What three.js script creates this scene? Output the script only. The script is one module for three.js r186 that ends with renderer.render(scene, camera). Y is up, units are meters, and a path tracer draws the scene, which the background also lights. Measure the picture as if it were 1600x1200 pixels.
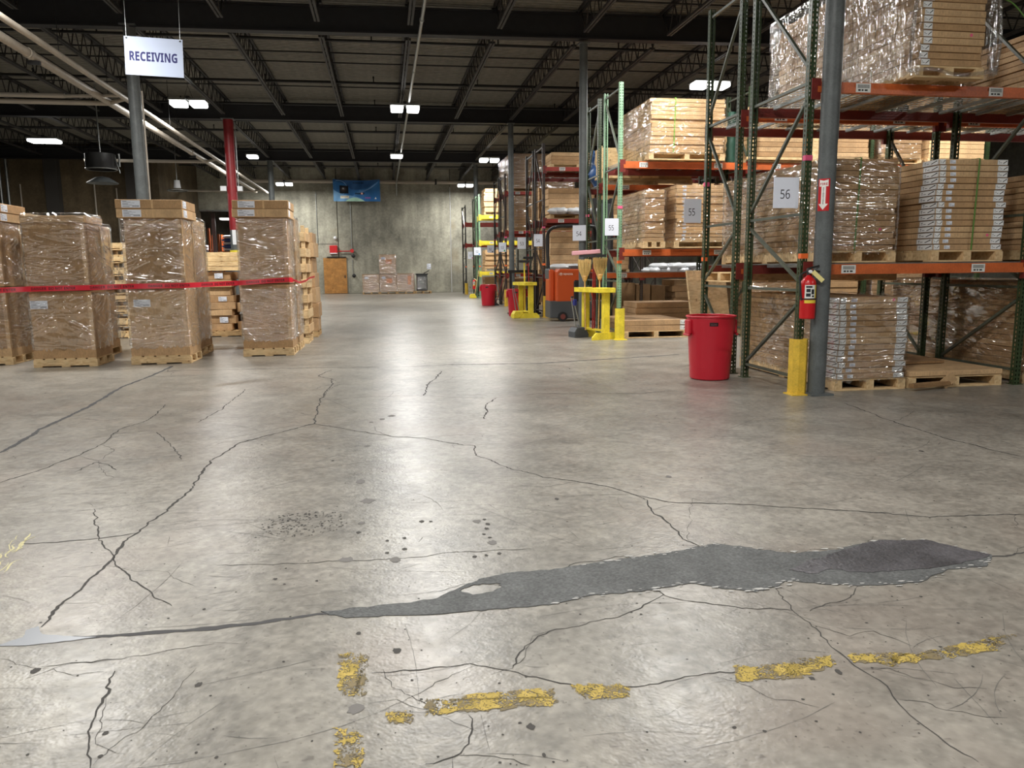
import * as THREE from 'three';
import { RoundedBoxGeometry } from 'three/addons/geometries/RoundedBoxGeometry.js';
import { mergeGeometries } from 'three/addons/utils/BufferGeometryUtils.js';
import { RectAreaLightUniformsLib } from 'three/addons/lights/RectAreaLightUniformsLib.js';

// ---------------------------------------------------------------- camera, light, exposure
const scene = new THREE.Scene();
scene.background = new THREE.Color(0, 0, 0);                     // a closed hall: no sky
const camera = new THREE.PerspectiveCamera(53.1301, 1600 / 1200, 0.1, 200);
camera.position.set(0, 1.40, 0);
camera.quaternion.setFromRotationMatrix(new THREE.Matrix4().makeBasis(
  new THREE.Vector3(0.986508, -0.009444, 0.163439), new THREE.Vector3(0.03358, 0.988781, -0.14555), new THREE.Vector3(-0.160231, 0.149075, 0.975757)));
const renderer = new THREE.WebGLRenderer({ antialias: true });
renderer.toneMapping = THREE.LinearToneMapping;
renderer.toneMappingExposure = 0.72;
renderer.shadowMap.enabled = true;
RectAreaLightUniformsLib.init();
const LAMP_FLUX = 150, LAMP_GLOW = 9, LAMP_COLOR = [1.0, 0.99, 0.96];
// [x, y, z, number of panels, width of a panel]
const LAMPS = [
  [-5.35, 6.2, -24.2, 2, .42, 'above the upright of the left column'], [.8, 6.2, -24.2, 2, .36, 'in the middle of the aisle beside the hanging conduit'],
  [-5.3, 6.2, -34.9, 1, .42, 'small and far above the left stacks, near the red column'], [.72, 6.2, -34.2, 1, .5, 'in the far middle of the aisle behind the twin lamp'],
  [4.8, 6.2, -34.9, 2, .36, 'over the rack ends, right of the centre line'],
  [-5.15, 6.08, -44.3, 2, .36, 'by the top of the back wall left of the blue banner'], [4.72, 6.08, -44.3, 2, .36, 'by the top of the back wall behind the rack ends'],
  [-11.95, 6.15, -31.2, 1, 1.0, 'at the far left in front of the brown wall'], [-11.7, 6.15, -42.0, 1, .7, 'small strip beside the left column, far behind'],
  [8.72, 6.2, -20.2, 2, .42, 'seen between the rack uprights at upper right'],
  [-11.9, 6.2, -13.6, 2, .42, ''], [-5.35, 6.2, -13.4, 2, .42, ''], [.78, 6.2, -13.4, 2, .42, ''], [5.2, 6.2, -12.6, 2, .42, ''],
  [-5.35, 6.2, -3.2, 2, .42, ''], [.78, 6.2, -2.9, 2, .42, ''], [-5.35, 6.2, 6.5, 2, .42, ''], [.78, 6.2, 6.5, 2, .42, ''],
  [-11.9, 6.2, -3, 2, .42, ''], [10.9, 6.2, .3, 2, .42, ''], [10.6, 6.2, -12.6, 2, .42, ''], [11.5, 6.2, -27, 2, .42, ''], [-9.4, 4.6, -50.5, 1, .8, 'dim, beyond the opening in the back wall'],
];

// ---------------------------------------------------------------- helpers
function rng(seed) { let s = seed >>> 0; return () => { s = (s + 0x6d2b79f5) | 0; let t = Math.imul(s ^ (s >>> 15), 1 | s); t = (t + Math.imul(t ^ (t >>> 7), 61 | t)) ^ t; return ((t ^ (t >>> 14)) >>> 0) / 4294967296; }; }
const R0 = rng(7);
const jit = (a, r = R0) => (r() * 2 - 1) * a;
const used = {};
function numbered(name) { const n = used[name] = (used[name] ?? -1) + 1; return n ? name + '_' + String(n).padStart(3, '0') : name; }
function tag(o, label, category, group, kind) { if (label) o.userData.label = label; if (category) o.userData.category = category; if (group) o.userData.group = group; if (kind) o.userData.kind = kind; return o; }
function shade(m) { m.castShadow = true; m.receiveShadow = true; return m; }
function thing(name, label, category, pos = [0, 0, 0], turn = 0, group) { const o = new THREE.Group(); o.name = numbered(name); o.position.set(...pos); o.rotation.y = turn; scene.add(o); return tag(o, label, category, group); }
function solid(name, geo, mat, label, category, pos = [0, 0, 0], turn = 0, group) { const o = shade(new THREE.Mesh(geo, mat)); o.name = numbered(name); o.position.set(...pos); o.rotation.y = turn; scene.add(o); return tag(o, label, category, group); }
function part(name, geo, mat, parent, label) { const o = shade(new THREE.Mesh(Array.isArray(geo) ? merge(geo) : geo, mat)); o.name = name; parent.add(o); if (label) o.userData.label = label; const same = parent.children.filter((c) => c.name === name || c.name.startsWith(name + '_')).length; if (same > 1) o.name = name + '_' + String(same - 1).padStart(3, '0'); return o; }
function sub(name, parent, pos = [0, 0, 0]) { const o = new THREE.Group(); o.name = name; parent.add(o); o.position.set(...pos); const same = parent.children.filter((c) => c.name === name || c.name.startsWith(name + '_')).length; if (same > 1) o.name = name + '_' + String(same - 1).padStart(3, '0'); return o; }
function struct(name, geo, mat, pos) { const o = shade(new THREE.Mesh(Array.isArray(geo) ? merge(geo) : geo, mat)); o.name = name; o.userData.kind = 'structure'; if (pos) o.position.set(...pos); scene.add(o); return o; }
function merge(list) { return mergeGeometries(list.map((g) => { let q = g.index ? g.toNonIndexed() : g; for (const k of Object.keys(q.attributes)) if (!['position', 'normal', 'uv'].includes(k)) q.deleteAttribute(k); return q; })); }
// uv in metres by the dominant axis of the normal
function uvm(g, ox = 0, oy = 0, swap = false) {
  const p = g.attributes.position, n = g.attributes.normal, uv = new Float32Array(p.count * 2);
  for (let i = 0; i < p.count; i++) {
    const x = p.getX(i), y = p.getY(i), z = p.getZ(i), a = Math.abs(n.getX(i)), b = Math.abs(n.getY(i)), c = Math.abs(n.getZ(i));
    let u, v; if (a >= b && a >= c) { u = z; v = y; } else if (b >= c) { u = x; v = z; } else { u = x; v = y; }
    uv[2 * i] = (swap ? v : u) + ox; uv[2 * i + 1] = (swap ? u : v) + oy;
  }
  g.setAttribute('uv', new THREE.BufferAttribute(uv, 2)); return g;
}
function box(w, h, d, x = 0, y = 0, z = 0) { const g = new THREE.BoxGeometry(w, h, d).toNonIndexed(); g.translate(x, y, z); return uvm(g); }
function rbox(w, h, d, x = 0, y = 0, z = 0, r = .006) { const g = new RoundedBoxGeometry(w, h, d, 1, Math.min(r, w * .45, h * .45, d * .45)); const q = g.index ? g.toNonIndexed() : g; q.translate(x, y, z); return uvm(q, x * 1.7, z * 1.3 + y); }
function cyl(r0, r1, h, seg = 20, x = 0, y = 0, z = 0, open = false) { const g = new THREE.CylinderGeometry(r1, r0, h, seg, 1, open); g.translate(x, y, z); return g; }
function rod(a, b, r, seg = 6) { // cylinder from a to b
  const A = new THREE.Vector3(...a), B = new THREE.Vector3(...b), d = B.clone().sub(A), g = new THREE.CylinderGeometry(r, r, d.length(), seg, 1).toNonIndexed();
  g.applyQuaternion(new THREE.Quaternion().setFromUnitVectors(new THREE.Vector3(0, 1, 0), d.clone().normalize())); g.translate((A.x + B.x) / 2, (A.y + B.y) / 2, (A.z + B.z) / 2); return g;
}
function bar(a, b, w, t) { // rectangular bar from a to b, w wide, t thick
  const A = new THREE.Vector3(...a), B = new THREE.Vector3(...b), d = B.clone().sub(A), g = new THREE.BoxGeometry(w, d.length(), t).toNonIndexed();
  g.applyQuaternion(new THREE.Quaternion().setFromUnitVectors(new THREE.Vector3(0, 1, 0), d.clone().normalize())); g.translate((A.x + B.x) / 2, (A.y + B.y) / 2, (A.z + B.z) / 2); return uvm(g);
}
function tube(pts, r, seg = 40, rs = 8, closed = false) { return new THREE.TubeGeometry(new THREE.CatmullRomCurve3(pts.map((p) => new THREE.Vector3(...p)), closed), seg, r, rs, closed); }
function lathe(pts, seg = 32) { return new THREE.LatheGeometry(pts.map((p) => new THREE.Vector2(p[0], p[1])), seg); }
function poly(pts, y, h) { // flat irregular plate in the floor plane from [x, z] points
  const s = new THREE.Shape(pts.map((p) => new THREE.Vector2(p[0], -p[1]))); const g = h ? new THREE.ExtrudeGeometry(s, { depth: h, bevelEnabled: false }) : new THREE.ShapeGeometry(s);
  g.rotateX(-Math.PI / 2); g.translate(0, y, 0); return g.index ? g.toNonIndexed() : g;
}
const ORD = ['topmost', 'second', 'third', 'fourth', 'fifth', 'sixth', 'seventh', 'eighth', 'ninth', 'tenth', 'eleventh', 'twelfth', 'thirteenth', 'fourteenth', 'fifteenth', 'sixteenth', 'seventeenth', 'eighteenth'];

// ---------------------------------------------------------------- textures
function lattice(n, seed) { const r = rng(seed), a = new Float32Array(n * n); for (let i = 0; i < a.length; i++) a[i] = r(); return a; }
function vnoise(a, n, x, y) { const ix = Math.floor(x), iy = Math.floor(y); let fx = x - ix, fy = y - iy; fx = fx * fx * (3 - 2 * fx); fy = fy * fy * (3 - 2 * fy); const X = ((ix % n) + n) % n, Y = ((iy % n) + n) % n, X1 = (X + 1) % n, Y1 = (Y + 1) % n; return (a[Y * n + X] * (1 - fx) + a[Y * n + X1] * fx) * (1 - fy) + (a[Y1 * n + X] * (1 - fx) + a[Y1 * n + X1] * fx) * fy; }
const LAT = {}; const lat = (n, s) => LAT[n + '_' + s] ??= lattice(n, s * 97 + n);
// tileable fractal noise over the unit square; cells [fx, fy] of the first octave are whole numbers
function fbm(u, v, f, oct, seed) { let s = 0, a = .5, t = 0; for (let o = 0; o < oct; o++) { s += a * vnoise(lat(f, seed + o), f, u * f, v * f); t += a; a *= .55; f *= 2; } return s / t; }
function tex(size, fn, srgb = true, repeatMetres = 1, h = size) {
  const d = new Uint8Array(size * h * 4);
  for (let y = 0; y < h; y++) for (let x = 0; x < size; x++) { const c = fn(x / size, y / h), i = (y * size + x) * 4; d[i] = c[0] * 255; d[i + 1] = c[1] * 255; d[i + 2] = c[2] * 255; d[i + 3] = 255; }
  const t = new THREE.DataTexture(d, size, h, THREE.RGBAFormat); t.wrapS = t.wrapT = THREE.RepeatWrapping; t.magFilter = THREE.LinearFilter; t.minFilter = THREE.LinearMipmapLinearFilter; t.generateMipmaps = true; if (srgb) t.colorSpace = THREE.SRGBColorSpace; t.repeat.set(1 / repeatMetres, 1 / repeatMetres); t.needsUpdate = true; return t;
}
function canvas(w, h, draw, repeat) { const c = document.createElement('canvas'); c.width = w; c.height = h; draw(c.getContext('2d'), w, h); const t = new THREE.CanvasTexture(c); t.colorSpace = THREE.SRGBColorSpace; t.magFilter = THREE.LinearFilter; if (repeat) { t.wrapS = t.wrapT = THREE.RepeatWrapping; t.repeat.set(1 / repeat, 1 / repeat); } return t; }
const clamp01 = (x) => Math.min(1, Math.max(0, x)), mixc = (a, b, t) => a.map((x, i) => x + (b[i] - x) * t);
const std = (o) => new THREE.MeshStandardMaterial(o), lin = (r, g, b) => new THREE.Color().setRGB(r, g, b);

// concrete floor: aggregate speckle, cloudy cement patches, rubbed tyre grey
const floorMap = tex(2048, (u, v) => {
  const big = fbm(u, v, 4, 3, 1), mid = fbm(u, v, 22, 3, 9), fine = fbm(u, v, 200, 2, 17), sp = fbm(u, v, 430, 1, 23), smear = fbm(u, v, 9, 3, 31);
  let k = .565 + (big - .5) * .16 + (mid - .5) * .17 + (fine - .5) * .17;
  let c = [k * 1.02, k * 1.0, k * .95];
  c = mixc(c, [.60, .555, .52], clamp01((smear - .5) * 3) * .4);
  if (sp > .86) c = mixc(c, [.36, .34, .32], (sp - .86) * 4);
  if (sp < .12) c = mixc(c, [.76, .74, .70], (.12 - sp) * 3);
  return c.map(clamp01);
}, true, 6);
const floorRough = tex(512, (u, v) => { const a = fbm(u, v, 6, 4, 41), b = fbm(u, v, 60, 2, 47); const k = clamp01(.345 + (a - .5) * .09 + (b - .5) * .1); return [k, k, k]; }, false, 4);
const floorBump = tex(1024, (u, v) => { const b = fbm(u, v, 256, 2, 53) * .6 + fbm(u, v, 100, 2, 59) * .4; return [b, b, b]; }, false, 2.5);
const M = {};
M.floor = std({ color: lin(.78, .755, .725), map: floorMap, roughness: 1, roughnessMap: floorRough, bumpMap: floorBump, bumpScale: .0012 });
// kraft card
function kraftTex(seed, base) { return tex(512, (u, v) => { const f = fbm(u, v, 8, 4, seed), g = fbm(u, v * .25, 128, 2, seed + 7), s = fbm(u, v, 90, 2, seed + 3); const k = 1 + (f - .5) * .22 + (g - .5) * .16 + (s - .5) * .1; return base.map((x) => clamp01(x * k)); }, true, 1.1); }
const kt = [kraftTex(101, [.71, .575, .42]), kraftTex(121, [.67, .535, .38]), kraftTex(141, [.75, .62, .46])];
M.kraft = kt.map((m) => std({ map: m, roughness: .82 }));
M.kraftPaleLit = std({ map: kt[2], color: lin(1.15, 1.15, 1.12), roughness: .8 });  // paler card; on the bright loads, lamp light put into the colour
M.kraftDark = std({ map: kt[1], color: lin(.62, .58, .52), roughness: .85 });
// pale pine
const pineTex = tex(512, (u, v) => { const g = fbm(u * .25, v, 48, 3, 201), f = fbm(u, v, 6, 3, 211), kx = fbm(u, v, 9, 2, 221); let c = mixc([.86, .75, .57], [.72, .58, .41], clamp01((g - .35) * 1.6)); c = c.map((x) => x * (.86 + f * .28)); if (kx > .8) c = mixc(c, [.40, .26, .14], (kx - .8) * 4); return c.map(clamp01); }, true, .9);
M.pine = std({ map: pineTex, roughness: .75 });
M.pineOld = std({ map: pineTex, color: lin(.72, .66, .58), roughness: .85 });
M.pinePale = std({ map: pineTex, color: lin(1.15, 1.15, 1.1), roughness: .75 });
// painted steel with rubbed wear
const wear = tex(512, (u, v) => { const a = fbm(u, v, 6, 5, 301), b = fbm(u, v, 70, 2, 311); const k = clamp01(.92 + (a - .5) * .2 + (b - .5) * .14); return [k, k, k]; }, true, .7);
const steel = (r, g, b, rough = .5, metal = 0) => std({ color: lin(r, g, b), map: wear, roughness: rough, metalness: metal });
M.postGreen = steel(.042, .068, .026, .4); M.postGreenLit = steel(.27, .46, .28, .45); M.postBrown = steel(.05, .035, .03, .45); M.postBlack = steel(.03, .03, .028, .45);  // light green posts: lamp light on the rack green put into the colour
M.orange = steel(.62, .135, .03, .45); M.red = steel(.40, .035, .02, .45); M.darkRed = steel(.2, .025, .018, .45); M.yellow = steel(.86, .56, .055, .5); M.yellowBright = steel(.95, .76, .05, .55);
M.brace = steel(.09, .105, .075, .42); M.black = steel(.018, .018, .018, .5); M.girder = steel(.016, .016, .019, .6); M.joist = steel(.032, .03, .028, .6); M.galv = steel(.42, .44, .43, .35, .75); M.columnGrey = steel(.125, .138, .138, .5); M.columnRed = steel(.33, .02, .025, .45);
M.deck = std({ map: wear, color: lin(.25, .235, .195), roughness: .8 }); M.pipeWhite = steel(.52, .46, .38, .55); M.pipeDark = steel(.012, .012, .012, .55);
M.redPlastic = std({ color: lin(.52, .012, .028), roughness: .38 }); M.redPaint = std({ color: lin(.55, .012, .015), roughness: .3 }); M.white = std({ color: lin(.78, .79, .8), roughness: .7 }); M.paper = std({ color: lin(.80, .82, .86), roughness: .75 });
M.pink = std({ color: lin(.75, .1, .22), roughness: .6 }); M.orangeTape = std({ color: lin(.9, .16, .03), roughness: .6 }); M.rubber = std({ color: lin(.02, .02, .02), roughness: .8 }); M.greyPlastic = std({ color: lin(.06, .065, .07), roughness: .5 });
M.crack = std({ color: lin(.05, .046, .042), roughness: .95 }); M.joint = std({ color: lin(.06, .058, .058), roughness: .9 });
const strapMat = std({ color: lin(.10, .22, .04), roughness: .4 }); M.strap = strapMat; M.strapBright = std({ color: lin(.2, .5, .06), roughness: .4 });
// cracks, patch, paint and spots of the floor: [x, z] in metres
const CRACKS=[[0.017,[[-1.402,-3.16],[-1.404,-3.371],[-1.386,-3.571],[-1.366,-3.797],[-1.374,-4.156],[-1.35,-4.467],[-1.304,-4.76],[-1.283,-5.146],[-1.315,-5.876],[-1.212,-6.462],[-0.972,-6.764],[-0.682,-7.155],[-0.697,-7.538],[-0.729,-8.481],[-0.667,-9.665],[-0.721,-10.134],[-0.906,-10.423],[-0.772,-11.059]]],
[0.012,[[-0.682,-7.155],[-0.321,-6.789],[0.011,-6.453],[0.276,-6.347],[0.471,-6.111],[0.663,-5.956],[0.65,-5.635],[0.847,-5.194],[1.027,-4.952],[1.212,-4.802],[1.365,-4.649],[1.493,-4.45],[1.663,-4.241],[2.021,-4.132],[2.291,-4.028],[2.67,-3.857],[2.962,-3.707],[3.524,-3.654]]],
[0.011,[[1.493,-4.45],[1.526,-4.307],[1.488,-4.088],[1.507,-3.835],[1.504,-3.602],[1.532,-3.503]]],
[0.02,[[0.748,-10.555],[0.611,-9.823],[0.489,-9.398],[0.405,-8.531]]],
[0.01,[[-0.694,-8.474],[-0.181,-8.574],[0.405,-8.531],[0.926,-8.239],[1.132,-8.194],[1.668,-8.383],[2.785,-8.131],[3.283,-8.25]]],
[0.017,[[1.166,-8.186],[1.011,-7.813],[0.89,-7.034]]],
[0.045,[[-3.023,-6.473],[-3.07,-7.152],[-3.111,-7.38],[-3.102,-8.413],[-3.221,-9.984],[-3.158,-10.953],[-3.157,-12.081]]],
[0.013,[[-2.597,-5.517],[-2.448,-5.953],[-2.384,-6.257],[-2.331,-6.507],[-2.354,-6.872],[-2.389,-7.227],[-2.254,-7.71],[-2.327,-8.549]]],
[0.02,[[-3.18,-11.494],[-1.135,-11.364],[0.328,-11.159],[0.893,-11.251]]],
[0.06,[[0.893,-11.251],[2.208,-11.086],[3.931,-11.505],[4.66,-11.692]]],
[0.014,[[4.619,-7.093],[4.49,-6.198],[4.471,-5.444],[4.56,-4.773]]],
[0.01,[[-0.996,-2.736],[-0.96,-2.583],[-0.951,-2.449],[-0.917,-2.307],[-0.879,-2.178]]],
[0.031,[[-1.348,-3.042],[-1.149,-3.031],[-0.792,-3.019],[-0.429,-3.048],[-0.15,-3.092]]],
[0.007,[[-0.079,-2.568],[0.089,-2.559],[0.27,-2.549],[0.399,-2.489],[0.499,-2.419],[0.596,-2.351],[0.716,-2.305],[0.825,-2.297],[0.95,-2.328],[1.07,-2.336],[1.173,-2.33],[1.264,-2.344]]],
[0.006,[[0.396,-2.499],[0.456,-2.603],[0.511,-2.678],[0.618,-2.769],[0.791,-2.804],[0.922,-2.832],[1.155,-2.996]]],
[0.007,[[1.117,-3.051],[1.168,-2.954],[1.255,-2.886],[1.419,-2.812],[1.611,-2.745]]],
[0.006,[[1.657,-2.963],[1.611,-2.745],[1.615,-2.645],[1.601,-2.497],[1.593,-2.361],[1.604,-2.282],[1.615,-2.173],[1.596,-2.098],[1.591,-1.953],[1.588,-1.84],[1.614,-1.745]]],
[0.006,[[0.226,-2.253],[0.236,-2.165],[0.198,-2.09],[0.16,-2.051],[0.072,-2.022]]],
[0.005,[[0.16,-2.051],[0.318,-1.999],[0.366,-1.955]]],
[0.006,[[-0.832,-3.696],[-0.441,-3.662],[-0.229,-3.664],[0.079,-3.631],[0.303,-3.675],[0.687,-3.638]]],
[0.007,[[0.588,-3.272],[0.747,-3.317],[0.878,-3.412],[0.979,-3.434],[1.134,-3.464]]],
[0.009,[[-1.756,-4.785],[-1.637,-4.466],[-1.442,-4.027],[-1.221,-3.651],[-1.064,-3.44],[-0.925,-3.262]]],
[0.01,[[-1.925,-4.213],[-1.643,-4.208],[-1.344,-4.271]]],
[0.015,[[2.821,-3.142],[2.926,-3.122],[3.057,-3.149]]],
[0.012,[[-1.664,-9.474],[-1.686,-8.103],[-1.757,-7.445]]],
[0.005,[[-1.251,-2.828],[-0.972,-2.832],[-0.67,-2.89]]],
[0.005,[[1.667,-2.735],[1.913,-2.814],[2.024,-2.915]]],
[0.01,[[1.495,-3.538],[1.739,-3.401],[1.938,-3.328]]],
[0.01,[[-2.021,-7.066],[-1.714,-6.38],[-1.54,-5.962]]],
[0.01,[[-1.936,-5.721],[-2.07,-5.933],[-2.162,-6.01],[-2.199,-5.721]]]];
const PATCH=[[-0.306,-3.091],[-0.151,-3.105],[0.062,-3.116],[0.172,-3.14],[0.277,-3.222],[0.387,-3.31],[0.543,-3.356],[0.755,-3.354],[0.889,-3.393],[1.02,-3.409],[1.19,-3.436],[1.327,-3.453],[1.516,-3.506],[1.63,-3.531],[1.787,-3.427],[1.942,-3.336],[2.15,-3.34],[2.358,-3.391],[2.466,-3.417],[2.704,-3.372],[2.766,-3.267],[2.866,-3.133],[2.732,-3.019],[2.531,-3.018],[2.317,-2.909],[2.16,-2.91],[2.015,-2.923],[1.865,-2.98],[1.741,-3.032],[1.65,-2.978],[1.546,-2.95],[1.424,-3.007],[1.309,-3.085],[1.212,-3.067],[1.056,-3.042],[0.855,-3.045],[0.645,-2.987],[0.481,-2.987],[0.32,-2.986],[0.188,-2.981],[-0.045,-3.006],[-0.199,-3.023]];
const PATCH2=[[1.815,-3.138],[1.952,-3.224],[2.121,-3.293],[2.358,-3.391],[2.466,-3.417],[2.704,-3.372],[2.766,-3.267],[2.866,-3.133],[2.633,-3.062],[2.445,-3.034],[2.286,-3.041],[2.114,-3.051],[2.011,-3.116],[1.892,-3.078]];
const ISLAND=[[0.282,-3.194],[0.335,-3.24],[0.409,-3.254],[0.47,-3.236],[0.464,-3.194],[0.41,-3.156],[0.339,-3.149]];
const PUDDLE=[[-1.574,-3.022],[-1.487,-3.026],[-1.426,-3.072],[-1.441,-3.139],[-1.41,-3.167],[-1.364,-3.087],[-1.253,-3.05],[-1.147,-3.025],[-1.255,-3.009],[-1.388,-3.003]];
const PAINT={"a":[[-0.206,-2.72],[-0.11,-2.703],[-0.108,-2.416],[-0.193,-2.439]],"b":[[-0.194,-2.249],[-0.111,-2.207],[-0.114,-2.041],[-0.183,-2.065]],"c":[[-0.031,-2.307],[0.043,-2.29],[0.037,-2.238],[-0.034,-2.254]],"d":[[0.087,-2.357],[0.511,-2.35],[0.506,-2.25],[0.091,-2.274]],"e":[[0.581,-2.362],[0.77,-2.32],[0.756,-2.25],[0.597,-2.272]],"f":[[1.182,-2.372],[1.448,-2.36],[1.41,-2.269],[1.141,-2.277]],"g":[[1.381,-2.381],[1.554,-2.378],[1.513,-2.312],[1.332,-2.284]],"h":[[1.632,-2.382],[1.837,-2.345],[1.738,-2.279],[1.6,-2.332]],"i":[[1.751,-2.332],[2.251,-2.397],[2.179,-2.31],[1.744,-2.287]],"j":[[2.223,-2.413],[2.338,-2.402],[2.205,-2.345],[2.166,-2.362]]};
const SPOTS=[[-0.199,-5.069,0.0395],[-0.14,-4.622,0.0443],[-0.168,-4.214,0.0222],[-0.18,-4.056,0.0179],[0.165,-4.172,0.0183],[0.214,-4.162,0.0147],[0.468,-4.113,0.0255],[0.515,-4.138,0.0147],[0.522,-4.058,0.018],[0.506,-3.986,0.0177],[0.48,-3.898,0.0139],[0.504,-3.843,0.0137],[0.51,-3.765,0.027],[-0.028,-3.897,0.0138],[0.062,-3.919,0.0139],[-0.029,-3.721,0.0133],[0.058,-3.758,0.0167],[0.396,-3.587,0.0161],[0.454,-3.594,0.0129],[0.52,-3.607,0.0163],[-0.229,-3.664,0.0327],[0.011,-3.618,0.0291],[-0.059,-7.238,0.0307],[0.032,-7.381,0.0376],[-0.159,-7.103,0.0241],[-0.179,-6.13,0.0262],[-0.418,-5.693,0.0147],[1.515,-2.276,0.0154],[1.401,-2.254,0.0125],[-0.672,-2.591,0.0151],[-0.889,-2.348,0.012],[1.319,-2.356,0.0127],[0.002,-2.706,0.0203],[-0.143,-2.872,0.0133],[-0.137,-2.345,0.0273],[0.402,-2.148,0.0173],[0.157,-2.284,0.0089],[0.174,-2.288,0.0134],[0.413,-2.005,0.0083],[-0.537,-3.484,0.0126],[-0.347,-3.426,0.0093],[3.976,-5.096,0.022],[1.851,-4.787,0.0222],[1.0,-4.438,0.0198],[-1.27,-2.795,0.0197]];

// ---------------------------------------------------------------- floor
const FLOOR_X0 = -32, FLOOR_X1 = 26, FLOOR_Z0 = -58, FLOOR_Z1 = 9;
const floor = struct('floor', uvm(new THREE.BoxGeometry(FLOOR_X1 - FLOOR_X0, .2, FLOOR_Z1 - FLOOR_Z0).toNonIndexed().translate((FLOOR_X0 + FLOOR_X1) / 2, -.1, (FLOOR_Z0 + FLOOR_Z1) / 2)), M.floor);
function ribbon(pts, w, r, rough = 1, step = .03) {
  // fractal walk through the points, width changing along the way
  const line = []; let L = 0;
  for (let i = 0; i < pts.length - 1; i++) { const [ax, az] = pts[i], [bx, bz] = pts[i + 1], l = Math.hypot(bx - ax, bz - az), n = Math.max(2, Math.min(80, Math.ceil(l / step))); for (let k = 0; k < n; k++) { const t = k / n; line.push([ax + (bx - ax) * t, az + (bz - az) * t]); } L += l; }
  line.push(pts.at(-1));
  let jx = 0, jz = 0; const pos = []; const N = line.length, ph = r() * 9;
  const P2 = line.map(([x, z], i) => { jx = jx * .7 + jit(.0095 * rough, r); jz = jz * .7 + jit(.0095 * rough, r); return [x + jx, z + jz]; });
  const W = P2.map((_, i) => w * (.45 + .55 * Math.abs(Math.sin(i * .37 + ph) * Math.sin(i * .11 + ph * 2)) + r() * .35) * Math.min(1, (i + 1) / 3, (N - i) / 3));
  const S = P2.map((p, i) => { const a = P2[Math.max(0, i - 1)], b = P2[Math.min(N - 1, i + 1)], dx = b[0] - a[0], dz = b[1] - a[1], l = Math.hypot(dx, dz) || 1, nx = -dz / l * W[i] / 2, nz = dx / l * W[i] / 2; return [[p[0] + nx, p[1] + nz], [p[0] - nx, p[1] - nz]]; });
  for (let i = 0; i < N - 1; i++) { const [a, b] = S[i], [c, d] = S[i + 1], y = .0012; pos.push(a[0], y, a[1], c[0], y, c[1], b[0], y, b[1], b[0], y, b[1], c[0], y, c[1], d[0], y, d[1]); }
  const g = new THREE.BufferGeometry(); g.setAttribute('position', new THREE.Float32BufferAttribute(pos, 3)); g.setAttribute('normal', new THREE.Float32BufferAttribute(pos.map((_, i) => i % 3 === 1 ? 1 : 0), 3)); g.setAttribute('uv', new THREE.Float32BufferAttribute(new Array(pos.length / 3 * 2).fill(0), 2)); return g;
}
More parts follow.
